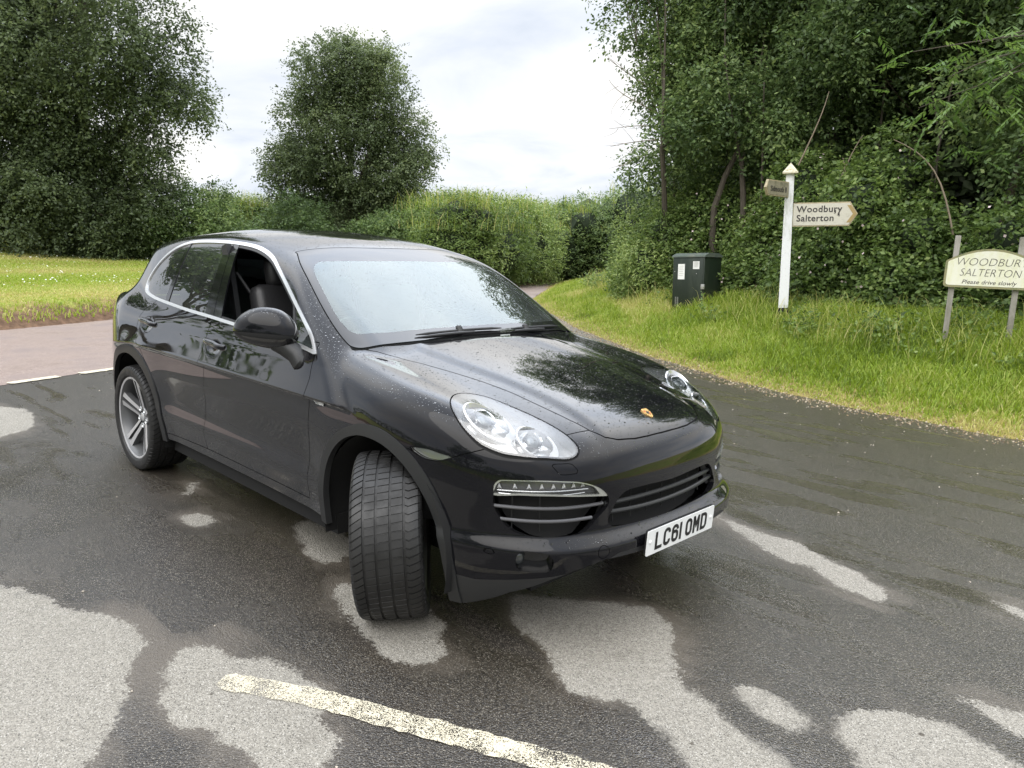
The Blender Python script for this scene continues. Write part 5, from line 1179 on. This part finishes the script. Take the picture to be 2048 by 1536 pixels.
rr = .008; o_ = arcp(.26-rr, .0555-rr, rr, rr, 0, 90, 4)+arcp(-.26+rr, .0555-rr, rr, rr, 90, 180, 4)+arcp(-.26+rr, -.0555+rr, rr, rr, 180, 270, 4)+arcp(.26-rr, -.0555+rr, rr, rr, 270, 360, 4)
pl.prism(o_, .003, 0, PM); plate = pl.build('number_plate', M['white_plate'], car_ob)
m = MB(); m.prism([(a*.99, b*.97+.004) for a, b in o_], .014, .0035, PM); m.build('plate_holder', M['plastic'], plate)
m = MB(); xx = -.201
for ch in 'LC61 OMD':
    if ch == ' ': xx += .022; continue
    for st in glyph(ch): ribbon(m, st, .014, PM @ Matrix.Translation((xx, -.0002, -.0395)))
    xx += (.014 if ch == '1' else .050)+.011
m.build('plate_letters', M['black_ink'], plate)
for a in (-.236, .236):
    m = MB(); m.lathe([(.0001, -.005), (.006, -.0045), (.008, -.002), (.009, 0)], 14, PM @ Matrix.Translation((a, 0, .004))); m.build('screw_cap', M['white_plate'], plate)
# ---- badge on the bonnet, script on the wing
def frame_at(p, up):
    n = nrm(p); u = (Vector(up)-n*n.dot(Vector(up))).normalized(); return Matrix.Translation(Vector(p)) @ Matrix((u.cross(n)*1, -n, u)).transposed().to_4x4()
bz = float(on_z(2.158, 0)[0]); BM_ = frame_at((2.158, 0, bz), (-1, 0, .3))
shp = [(-.021, .026), (-.010, .030), (0, .0275), (.010, .030), (.021, .026), (.0225, .008), (.019, -.010), (.010, -.024), (0, -.031), (-.010, -.024), (-.019, -.010), (-.0225, .008)]
m = MB(); m.prism(shp, .004, -.004, BM_); bd = m.build('badge', M['gold'], car_ob)
m = MB()
for a, b in ((-.016, .006), (-.008, .007), (.0045, -.013), (.0125, -.008)): 
    m.prism([(a, b), (a+.0035, b), (a+.0035, b+.011), (a, b+.011)], -.0042, -.0048, BM_)
m.build('badge_stripes', M['badge_red'], bd)
m = MB(); m.prism([(a*.26, b*.26+.001) for a, b in shp], -.0045, -.0056, BM_)
for a, b in ((.0045, .006), (.0125, .005), (-.0125, -.006), (-.0055, -.013)): m.prism([(a, b), (a+.003, b), (a+.003, b+.006), (a, b+.006)], -.0042, -.0047, BM_)
m.build('badge_marks', M['black_ink'], bd)
def text_mesh(name, txt, size, mat, parent, Mx, shear=0, ext=.001, sp=1.0, align='LEFT', off=0.0):
    cu = bpy.data.curves.new('t', 'FONT'); cu.body = txt; cu.size = size; cu.shear = shear; cu.extrude = ext; cu.space_character = sp; cu.align_x = align; cu.resolution_u = 3; cu.offset = off
    ob = bpy.data.objects.new('t', cu); C.objects.link(ob); dg = bpy.context.evaluated_depsgraph_get()
    me = bpy.data.meshes.new_from_object(ob.evaluated_get(dg)); bpy.data.objects.remove(ob); me.materials.clear(); me.materials.append(mat)
    me.transform(Mx); me.name = name; return link(name, me, parent)
for s in (-1, 1):
    xs = (.955, 1.045); z = .893; y = float(on_y(1.0, z)[0])
    n = nrm((1.0, y, z)); u = Vector((0, 0, 1)); u = (u-n*n.dot(u)).normalized(); r_ = u.cross(n); Wm = Matrix((r_, u, n)).transposed().to_4x4()
    Wm.translation = Vector((1.0, y, z))+n*.0055-r_*.046-u*.012; T0 = Wm.translation.copy()
    if s == 1: Wm = Matrix.Diagonal((1, -1, 1, 1)) @ Wm @ Matrix.Translation((.085, 0, 0)) @ Matrix.Diagonal((-1, 1, 1, 1))
    lt = text_mesh('wing_lettering', 'diesel', .034, M['white_matt'], [o for o in car_ob.children if o.name.startswith('front_wing')][0 if s < 0 else 1], Wm, .35, .0012, 1.0, 'LEFT', .0010)
    for v in lt.data.vertices: cmp_ = (Vector((v.co.x, -abs(v.co.y), v.co.z))-T0).dot(n); v.co.y = s*(abs(float(on_y(v.co.x, v.co.z)[0]))+.0030+cmp_)      # laid on the curve of the wing
# ---- door handles
for s in (-1, 1):
    for nm, hx, hz in (('front_door', -.165, 1.030), ('rear_door', -1.165, 1.062)):
        dr = [o for o in car_ob.children if o.name.startswith(nm)][0 if s < 0 else 1]
        t = np.linspace(0, 1, 13); xs = hx+.125-.25*t; zz = hz-.006+.016*t; ys = np.abs(on_y(xs, zz)); lift = .030*np.sin(np.pi*t)**.45-.004
        m = MB(); vs = m.tube([(a, (b+c), d) for a, b, c, d in zip(xs, ys, lift, zz)], [.012+.005*math.sin(math.pi*q) for q in t], 12)
        for v in vs: v.co.y *= s
        for v in vs: v.co.z = (v.co.z-hz)*1.15+hz
        m.build('door_handle', P_, dr)
# ---- mirrors
def mirror(s, door):
    c = Vector((.600, -1.008, 1.178)) if s < 0 else Vector((.46, -.955, 1.165)); L = (Vector((.205, .185, -.012)) if s < 0 else Vector((.30, .015, -.01))).normalized(); Zv = Vector((0, 0, 1)); D = Zv.cross(L).normalized(); D = -D if D.x < 0 else D
    mU, mL, mB = MB(), MB(), MB()
    nu, nv = 26, 24
    def pt(u, a):
        # u -1 tip .. 1 inboard end ; a angle round the long axis
        x = u; env = max(0, 1-abs((x-.12)/(1.12 if x < .12 else .885))**2.4)**.5
        up = math.sin(a); top = .126*env*(1-.10*x*x); bot = .082*env*(.9+.15*x)
        hgt = (top*up if up > 0 else bot*up); dep = math.cos(a)*.078*env**.8
        dep = dep if dep > 0 else dep*.45
        return c+L*(.160*u)+Zv*hgt+D*dep
    def grid(m, a0, a1, n):
        R = []
        for i in range(nu+1):
            u = -math.cos(math.pi*i/nu); R.append([m.bm.verts.new(pt(u*.999, a0+(a1-a0)*j/n)) for j in range(n+1)])
        for i in range(nu):
            for j in range(n): m.bm.faces.new((R[i][j], R[i+1][j], R[i+1][j+1], R[i][j+1]))
        return m
    grid(mU, R_(3), R_(177), nv); grid(mL, R_(-14), R_(-166), nv); grid(mB, R_(3), R_(-14), 4)
    R = []
    for v in mB.bm.verts: v.co = c+(v.co-c)*.985
    for m in (mU, mL, mB):
        if s > 0:
            for v in m.bm.verts: v.co.y *= -1
    h = mU.build('mirror_cap', P_, None); h.parent = door
    # the whole mirror is one part of the door: shell, lower shell, band, arm, glass
    mL.build('mirror_shell', M['black_gloss'], door); mB.build('mirror_band', M['gap'], door)
    a = MB(); vs = a.tube([c+L*.055+Vector((0, 0, -.035)), c+L*.085+Vector((.010, .01, -.060)), c+L*.115+Vector((.03, .02, -.095)), Vector((.745, -.905, 1.045)), Vector((.760, -.87, 1.030))], [.052, .050, .048, .050, .046], 16)
    for v in vs: v.co.z = v.co.z
    if s > 0:
        for v in vs: v.co.y *= -1
    a.build('mirror_arm', M['trim'], door)
doors = [[o for o in car_ob.children if o.name.startswith('front_door')][i] for i in (0, 1)]
mirror(-1, doors[0]); mirror(1, doors[1])
# ---- wipers
def wiper(p0, p1, piv, armto):
    t = np.linspace(0, 1, 9); xs = p0[0]+(p1[0]-p0[0])*t; ys = p0[1]+(p1[1]-p0[1])*t; zs = on_z(xs, np.abs(ys))
    m = MB(); m.tube([(x-.004, y, z+.014) for x, y, z in zip(xs, ys, zs)], [.003]+[.0075]*7+[.003], 8); wp = m.build('wiper', M['plastic'], car_ob)
    m = MB(); zp = float(on_z(piv[0], abs(piv[1]))[0]); m.tube([(piv[0], piv[1], zp+.004), (piv[0]-.01, piv[1], zp+.028)], [.020, .017], 16); m.ball((piv[0]-.01, piv[1], zp+.028), (.017, .017, .010), 14)
    m.build('wiper_cap', M['trim'], wp)
    if armto is None:
        m = MB(); m.tube([(x+.022, y, z+.004) for x, y, z in zip(xs[:6], ys[:6], zs[:6])], [.004, .008, .009, .009, .009, .006], 8); m.build('wiper_arm', M['plastic'], wp); return
    m = MB(); za = float(on_z(armto[0], abs(armto[1]))[0]); m.tube([(piv[0]-.01, piv[1], zp+.022), ((piv[0]+armto[0])/2, (piv[1]+armto[1])/2, (zp+za)/2+.034), (armto[0], armto[1], za+.034)], [.011, .008, .006], 8); m.build('wiper_arm', M['plastic'], wp)
wiper((1.030, -.42), (1.040, .17), (1.03, -.13), None)
wiper((1.050, .24), (1.02, .66), (1.045, .36), None)
# ---- wheels
def make_wheel(out=-1):
    root = empty('wheel')
    W, RO = .145, .368
    cols = [(-.128, .286, 0), (-.142, .300, 0), (-.1475, .322, 0), (-.146, .342, 0), (-.1405, .354, 1), (-.132, .3615, 1), (-.118, .3655, 1), (-.0935, .3672, 1)]
    for g in (-.087, -.037, .020, .075):
        cols += [(g-.0055, .3680, 2 if True else 0), (g-.005, .361, 0), (g+.005, .361, 0), (g+.0055, .3680, 1 if g > .05 else 2)]
    cols += [(.0935, .3672, 1), (.118, .3655, 1), (.132, .3615, 1), (.1405, .354, 1), (.146, .342, 0), (.1475, .322, 0), (.142, .300, 0), (.128, .286, 0)]
    NP = 68; V = []; F = []
    for k in range(NP):
        for (fr, gr) in ((0, 0), (.80, 0), (.83, 1), (.97, 1)):
            for (y, r, sp) in cols:
                sk = (y-.09)*1.0*(1 if y > .075 else 0)+(y+.087)*1.6*(1 if y < -.087 else 0)+ (.35*(y) if abs(y) <= .087 else 0)
                a = 2*math.pi*(k+fr)/NP+sk*(1 if abs(y) < .1405 else 1); d = 0
                if gr and sp == 1: d = .0055
                if gr and sp == 2 and -.10 < y < .08: d = .0028
                V.append(((r-d)*math.cos(a), y, (r-d)*math.sin(a)))
    nc = len(cols); nr = NP*4
    for i in range(nr):
        j = (i+1) % nr
        for c_ in range(nc-1): F.append((i*nc+c_, i*nc+c_+1, j*nc+c_+1, j*nc+c_))
    ty = np_mesh('tyre', V, F, M['rubber'], root, smooth=False)
    ty.data.set_sharp_from_angle(angle=R_(25)); ty.data.polygons.foreach_set('use_smooth', [True]*len(F))
    o = -1
    m = MB(); m.lathe([(.288, -.128), (.286, -.133), (.280, -.1335), (.272, -.129)], 96); lp = m.build('rim_lip', M['rim_face'], root)
    m = MB(); m.lathe([(.272, -.129), (.266, -.118), (.258, -.108), (.252, -.06), (.243, -.02), (.242, .06), (.262, .115), (.286, .13)], 96)
    m.lathe([(.0001, -.062), (.060, -.064), (.078, -.058), (.085, -.03)], 48)
    rim = m.build('rim', M['rim_grey'], root)
    m = MB()
    for k in range(5):
        a0 = 2*math.pi*k/5+math.pi/2
        for sg in (-1, 1):
            # stations along the spoke: radius, half angle of its centre, half width, face y
            st = [(.050, .021, .0125, -.072), (.11, .0235, .0125, -.084), (.17, .0270, .0140, -.099), (.23, .0315, .0165, -.112), (.264, .0360, .0200, -.119)]
            rings = []
            for r, off, hw, y in st:
                ca, sa = math.cos(a0), math.sin(a0); q = []
                for (t, yy) in ((off-hw, y), (off+hw, y+.004), (off+hw*.9, y+.045), (off-hw*.9, y+.045)):
                    t *= sg; q.append(m.bm.verts.new((r*ca-t*sa, yy, r*sa+t*ca)))
                rings.append(q)
            for A, B in zip(rings, rings[1:]):
                for j in range(4):
                    f = m.bm.faces.new((A[j], A[(j+1) % 4], B[(j+1) % 4], B[j])); f.material_index = 1 if j == 0 else 0
            m.bm.faces.new(rings[-1])
    m.build('spokes', [M['rim_grey'], M['rim_face']], root, 0)
    m = MB()
    for k in range(5):
        a = 2*math.pi*(k+.5)/5+math.pi/2; m.lathe([(.019, -.066), (.019, -.074), (.015, -.077), (.011, -.070), (.011, -.060)], 16, Matrix.Translation((.062*math.cos(a), 0, .062*math.sin(a))))
    m.lathe([(.0001, -.080), (.024, -.079), (.031, -.075), (.032, -.060)], 28); m.build('hub_cap', M['silver'], root)
    m = MB(); m.lathe([(.09, -.01), (.175, -.012), (.175, .018), (.09, .016)], 64, close=True); m.build('brake_disc', M['steel'], root)
    m = MB(); m.box((0, 0, 0), (.07, .075, .17), bev=.012); ob = m.build('brake_caliper', M['rim_grey'], root); ob.location = (.158, .0, .0)
    return root
whl = make_wheel()
def place_wheel(src, x, y, steer, first=False):
    if first: r = src; kids = list(src.children)
    else:
        r = src.copy(); C.objects.link(r)
        for ch in list(src.children):
            c2 = ch.copy(); C.objects.link(c2); c2.parent = r
    r.parent = car_ob; r.location = (x, y, .366)
    r.rotation_euler = (0, R_(17*(x+y)), R_(steer)+(math.pi if y > 0 else 0)); return r
w0 = place_wheel(whl, -1.4475, -.822, 0, True); w0.rotation_euler = (0, R_(4), 0)
fwh = place_wheel(whl, 1.4475, -.862, -41); fwh.rotation_euler = (Matrix.Rotation(R_(-41), 3, 'Z') @ Matrix.Rotation(R_(3.5), 3, 'X')).to_euler(); place_wheel(whl, -1.4475, .822, 0); place_wheel(whl, 1.4475, .842, -34)
# ---- wheel housings and floor pan
for s in (-1, 1):
    for xc, ra in ((1.43, .455), (-1.4475, .47)):
        m = MB(); n = 24; A = []
        for i in range(n+1):
            a = math.pi*1.16*i/n-math.pi*.08; x = xc+ra*math.cos(a); z = .36+ra*math.sin(a)
            A.append([m.bm.verts.new((x, s*yv, z)) for yv in (.925, .60)])
        for p, q in zip(A, A[1:]): m.bm.faces.new((p[0], p[1], q[1], q[0]))
        cn = m.bm.verts.new((xc, s*.60, .36))
        for p, q in zip(A, A[1:]): m.bm.faces.new((p[1], cn, q[1]))
        m.build('wheel_housing', M['gap'], car_ob)
m = MB(); m.box((0, 0, .27), (1.98, 1.72, .10)); m.box((0, 0, .24), (4.0, 1.10, .10)); m.box((1.9, 0, .34), (.40, 1.10, .07)); m.box((-2.1, 0, .30), (.5, 1.4, .1)); m.build('floor_pan', M['gap'], car_ob)
# ---- cabin
def seat(x, y, hd=True, wd=.50, name='front_seat'):
    m = MB(); m.box((x+.22, y, .78), (.52, wd, .16), Matrix.Rotation(R_(-6), 4, 'Y'), .05)
    m.box((x-.10, y, 1.06), (.15, wd*.96, .60), Matrix.Rotation(R_(-16), 4, 'Y'), .06)
    m.tube([(x-.165, y-.05, 1.30), (x-.185, y-.05, 1.40)], .006, 8); m.tube([(x-.165, y+.05, 1.30), (x-.185, y+.05, 1.40)], .006, 8)
    ob = m.build(name, M['leather'], car_ob, 60)
    m = MB(); m.box((x-.175, y, 1.425), (.11, .27, .19), Matrix.Rotation(R_(-10), 4, 'Y'), .045); m.build('headrest', M['leather'], ob, 60)
seat(-.17, -.38); seat(-.17, .38)
seat(-1.08, -.40, wd=.58, name='rear_seat'); seat(-1.08, .40, wd=.58, name='rear_seat')
m = MB(); m.box((.66, 0, 1.02), (.58, 1.52, .16), Matrix.Rotation(R_(4), 4, 'Y'), .05); m.box((.50, -.38, 1.10), (.22, .36, .07), None, .03); m.box((.45, 0, .85), (.25, 1.4, .35), None, .04); m.box((.1, 0, .80), (.7, .22, .22), None, .04)
dsh = m.build('dashboard', M['interior'], car_ob, 60)
m = MB(); Ms = Matrix.Translation((.33, -.38, 1.04)) @ Matrix.Rotation(R_(-64), 4, 'Y')
cp_ = [(Ms @ Vector((.185*math.cos(a), .185*math.sin(a), 0))) for a in [2*math.pi*i/40 for i in range(41)]]
m.tube(cp_, .015, 10); m.ball(Ms @ Vector((0, 0, -.01)), (.06, .06, .03), 14)
for a in (0, 140, 220): m.tube([Ms @ Vector((0, 0, 0)), Ms @ Vector((.18*math.cos(R_(a+90)), .18*math.sin(R_(a+90)), 0))], .012, 8)
m.build('steering_wheel', M['plastic'], car_ob)
m = MB(); m.box((.30, 0, 1.47), (.03, .24, .07), None, .012); m.tube([(.31, 0, 1.50), (.36, 0, 1.53)], .012, 8); m.build('rear_view_mirror', M['plastic'], car_ob)
for s in (-1, 1):
    m = MB(); m.box((-.40, s*.70, 1.30), (.07, .03, .58), Matrix.Rotation(R_(-14), 4, 'Y')); m.build('pillar_lining', M['interior'], car_ob)
    m = MB(); m.tube([(-.43, s*.66, 1.42), (-.28, s*.52, 1.12), (-.15, s*.50, .85)], .012, 6); 
    for v in m.bm.verts: pass
    m.build('seat_belt', M['interior'], car_ob)
m = MB(); m.box((-1.3, 0, .85), (1.3, 1.5, .5)); m.box((-.35, 0, .62), (2.2, 1.66, .05)); m.build('cabin_floor', M['interior'], car_ob)
# ------------------------------------------------------------------ signs and cabinet
def dirty(name, col, dirt, sc=6, rough=.5, streak=True, amt=(.45, .7)):
    t = NT(name); P = t.obj(); mp = t.n('ShaderNodeMapping', {0: P, 'Scale': (1, 1, .25 if streak else 1)}).outputs[0]
    n = t.noise(mp, sc, 6, .7); n2 = t.noise(P, sc*8, 3)
    c = t.mix(t.rng(n, *amt), (*col, 1), (*dirt, 1)); c = t.mix(t.math('MULTIPLY', t.rng(n2, .55, .75), .35), c, (*dirt, 1))
    t.pbr(base=c, rough=rough, normal=t.bump(n2, .2, .003)); return t.m
M['post_white'] = dirty('weathered_white_paint', (.74, .75, .76), (.42, .43, .38), 5)
M['board'] = dirty('lichened_cream_board', (.58, .55, .47), (.36, .34, .27), 12, .6, False, (.5, .8))
M['board_edge'] = dirty('tan_board_edge', (.42, .35, .22), (.22, .20, .12), 9, .6, False)
M['chev'] = flat('ochre_chevron', (.36, .26, .11), .6, var=.2)
M['board_back'] = dirty('mossy_board', (.30, .27, .19), (.17, .16, .10), 8, .7, False)
M['finial'] = dirty('yellowed_finial', (.60, .56, .42), (.36, .32, .20), 14, .5, False)
M['sign_cream'] = dirty('village_sign_cream', (.78, .77, .66), (.66, .66, .36), 4, .45, True, (.42, .75))
M['sign_edge'] = dirty('olive_frame', (.27, .25, .13), (.18, .20, .10), 8, .5, False)
M['post_grey'] = dirty('weathered_wood', (.33, .31, .28), (.20, .19, .15), 7, .8)
M['sign_ink'] = flat('sign_lettering', (.035, .03, .03), .5)
M['cab'] = dirty('cabinet_green', (.013, .022, .015), (.030, .040, .028), 4, .42)
M['cab_top'] = dirty('cabinet_top', (.10, .125, .11), (.16, .17, .14), 6, .5, False)
M['paper'] = dirty('notice_paper', (.78, .78, .76), (.62, .62, .60), 5, .6, False)
M['galv'] = flat('galvanised', (.42, .42, .40), .4, .5)
def face_cam(xy, yaw=0, lean=0):
    """matrix at xy whose x axis runs to the right as seen from the camera and whose y axis runs away"""
    a = math.atan2(xy[1]-CAM_LOC[1], xy[0]-CAM_LOC[0])-math.pi/2+R_(yaw)
    return Matrix.Translation((xy[0], xy[1], gz(xy))) @ Matrix.Rotation(a, 4, 'Z') @ Matrix.Rotation(R_(lean), 4, 'Y')
def under(root, o): o.parent = root; return o
# finger post
sp = D3(1578, 13.4); fp = empty('signpost', (0, 0, 0), 'white wooden fingerpost with two pointing arms and a black foot on the verge', 'signpost'); fp.matrix_world = face_cam(sp, 0, -2.3)
zb = gz(sp); top = 2.90-zb
m = MB(); a, b = .062, .076; V0 = [m.bm.verts.new((x*b, y*b, .22)) for x, y in ((-1, -1), (1, -1), (1, 1), (-1, 1))]; V1 = [m.bm.verts.new((x*a, y*a, top)) for x, y in ((-1, -1), (1, -1), (1, 1), (-1, 1))]
for i in range(4): m.bm.faces.new((V0[i], V0[(i+1) % 4], V1[(i+1) % 4], V1[i]))
m.bm.faces.new(V1); under(fp, m.build('post', M['post_white']))
m = MB(); m.box((0, 0, .0), (.162, .162, .50), bev=.004); under(fp, m.build('post_foot', M['gap']))
m = MB(); m.box((0, 0, top+.012), (.235, .235, .024)); 
t0 = [m.bm.verts.new((x*.115, y*.115, top+.024)) for x, y in ((-1, -1), (1, -1), (1, 1), (-1, 1))]; ap = m.bm.verts.new((0, 0, top+.175))
for i in range(4): m.bm.faces.new((t0[i], t0[(i+1) % 4], ap))
fin = under(fp, m.build('finial', M['finial']))
m = MB()      # pierced pattern on the faces of the cap
for k in range(4):
    R4 = Matrix.Rotation(R_(90*k), 4, 'Z'); S4 = R4 @ Matrix.Translation((0, -.115, top+.024)) @ Matrix.Rotation(R_(-37.3), 4, 'X')
    for cx, cz, s_, up_ in ((-.045, .035, .021, 1), (.045, .035, .021, 1), (0, .040, .020, -1), (0, .100, .019, 1), (-.022, .060, .010, 1), (.022, .060, .010, 1)):
        m.prism([(cx-s_, cz-s_*.6*up_), (cx+s_, cz-s_*.6*up_), (cx, cz+s_*1.0*up_)], -.0015, .002, S4)
o = m.build('finial_pattern', M['board_edge']); o.parent = fin
def arm(zc, L, H, yaw, lines, size, chevron, mats, flipx=False, label=None, ls=.88):
    root = fp; Ma = Matrix.Translation((0, 0, zc)) @ Matrix.Rotation(R_(yaw), 4, 'Z')
    sgn = -1 if flipx else 1; pt = H*.5*.62
    P = [(sgn*x, z) for x, z in ((.07, -H/2), (L-pt, -H/2), (L, 0), (L-pt, H/2), (.07, H/2))]
    m = MB(); m.prism(P, .020, -.020, Ma); o = under(root, m.build('sign_arm', M['board_edge']))
    if label: o['label'] = label
    q = .018; P2 = [(sgn*x, z) for x, z in ((.07+q*.4, -H/2+q), (L-pt-q*.6, -H/2+q), (L-q*1.5, 0), (L-pt-q*.6, H/2-q), (.07+q*.4, H/2-q))]
    m = MB(); m.prism(P2, .024, -.024, Ma); f = m.build('arm_face', mats, o)
    if chevron:
        m = MB(); c = L-pt-.045; m.prism([(sgn*x, z) for x, z in ((c, -H*.36), (c+.055, -H*.36), (c+.055+H*.24, 0), (c+.055, H*.36), (c, H*.36), (c+H*.24, 0))], -.0242, -.0262, Ma); m.build('chevron', M['chev'], o)
    for tx, x, z, s_ in lines:
        Mt = Ma @ Matrix.Translation((x, -.0262, z)) @ Matrix.Rotation(R_(90), 4, 'X')
        text_mesh('arm_lettering', tx, s_, M['sign_ink'], o, Mt, 0, .0008, 1.06, 'LEFT', .0022)
    return o
zr = lambda v: 1.6417+(506.5-v)/1532.2*13.4*.943-zb
arm(zr(428)-.03, 1.03, .375, 2, [('Woodbury', .125, .035, .143), ('Salterton', .125, -.105, .143), ('3', .680, .012, .070), ('4', .735, -.035, .070)], .15, True, M['board'], label='broad arm pointing right, reading Woodbury Salterton')
arm(zr(377)-.06, .86, .240, 66, [('Sidmouth 8', -.72, -.050, .115)], .1, False, M['board_back'], True, label='upper arm turned nearly edge on, its lettering weathered away')
# village name board
vp = D3(1983, 11.2); vs_ = empty('village_sign', (0, 0, 0), 'cream village name board with curved top on two grey posts at the right edge', 'sign'); vs_.matrix_world = face_cam(vp, 4, 0)
zb = gz(vp); zz = lambda v, u=1983: 1.6417+(488.7+(u-1024)*.0336-v)/1532.2*11.2*.848-zb
W = .487; z0, z1, zt = zz(576)+.0, zz(521), zz(500)+.01
def board(w_, z0, z1, zt, r=.04):
    P = arcp(-w_+r, z0+r, r, r, 180, 270, 4)+arcp(w_-r, z0+r, r, r, 270, 360, 4)+arcp(w_-r, z1-r, r, r, 0, 60, 3)
    n = 16
    for i in range(1, n): x = w_-.03-(2*w_-.06)*i/n; P.append((x, z1+(zt-z1)*(1-(x/(w_-.03))**2)))
    return P+arcp(-w_+r, z1-r, r, r, 120, 180, 3)
m = MB(); m.prism(board(W, z0, z1, zt), .028, -.012, None); bo = under(vs_, m.build('sign_frame', M['sign_edge']))
m = MB(); m.prism(board(W-.026, z0+.026, z1-.012, zt-.026, .03), .0, -.0145, None); m.build('sign_board', M['sign_cream'], bo)
for tx, zc, s_, w_, sh in (('WOODBURY', z0+.275, .135, .755, .0), ('SALTERTON', z0+.145, .135, .65, .0), ('Please drive slowly', z0+.050, .072, .58, .0)):
    Mt = Matrix.Translation((0, -.0162, zc)) @ Matrix.Rotation(R_(90), 4, 'X')
    o = text_mesh('sign_lettering', tx, s_, M['sign_ink'], bo, Matrix.Identity(4), .22, .0008, 1.0, 'CENTER', -.0030 if s_ > .1 else -.0002)
    xs_ = [v.co.x for v in o.data.vertices]; k = w_/(max(xs_)-min(xs_)); o.data.transform(Mt @ Matrix.Diagonal((k, 1, 1, 1)))
for x, r, h in ((-.385, .050, zz(471, 1918)), (.300, .052, zz(476, 2045))):
    m = MB(); m.box((x, .072, h/2-.2), (.064, .07, h+.4), bev=.008); under(vs_, m.build('post', M['post_grey']))
# telecom style cabinet
bp = D3(1400, 16.4); cb_ = empty('street_cabinet', (0, 0, 0), 'dark green metal street cabinet with white notices in front of the brambles', 'cabinet'); cb_.matrix_world = Matrix.Translation((0, 0, -.06)) @ face_cam(bp, -33, -2.6)
Wc, Dc, Hc2 = .75, .62, 1.09
m = MB(); m.box((0, 0, Hc2/2), (Wc, Dc, Hc2), bev=.008); body_ = under(cb_, m.build('cabinet_body', M['cab']))
m = MB(); P = [(-Wc/2-.02, Hc2), (Wc/2+.02, Hc2), (Wc/2+.02, Hc2+.03), (Wc/2-.16, Hc2+.085), (-Wc/2+.16, Hc2+.085), (-Wc/2-.02, Hc2+.03)]
m.prism([(a*Dc/Wc, b) for a, b in P], -Wc/2-.02, Wc/2+.02, Matrix.Rotation(R_(90), 4, 'Z')); under(cb_, m.build('cabinet_lid', M['cab_top']))
m = MB(); m.box((0, -Dc/2-.004, Hc2/2+.03), (Wc-.05, .012, Hc2-.12), bev=.003); dr_ = under(cb_, m.build('cabinet_door', M['cab']))
for x, z, w2, h2 in ((-.16, .80, .16, .31), (.19, .93, .15, .155)):
    m = MB(); m.box((x, -Dc/2-.012, z), (w2, .003, h2)); pn = m.build('notice', M['paper'], dr_)
    m = MB()
    for i in range(6): m.box((x-.01*(i % 2), -Dc/2-.0140, z+h2*.36-i*h2*.12), (w2*.66, .001, .006))
    m.build('notice_print', M['galv'], pn)
m = MB(); m.box((Wc/2-.01, -Dc/2-.02, .50), (.075, .045, .10), bev=.006); under(cb_, m.build('latch', M['galv']))
m = MB()
for i in range(9):
    for x in (-.28, -.23): m.box((x, -Dc/2-.012, .10+i*.022), (.03, .004, .009))
m.build('vent', M['galv'], dr_)
for x, z in ((.20, .76), (-.32, .80)):
    m = MB(); m.ball((x, -Dc/2-.012, z), (.009, .006, .009), 10); m.build('screw', M['galv'], dr_)
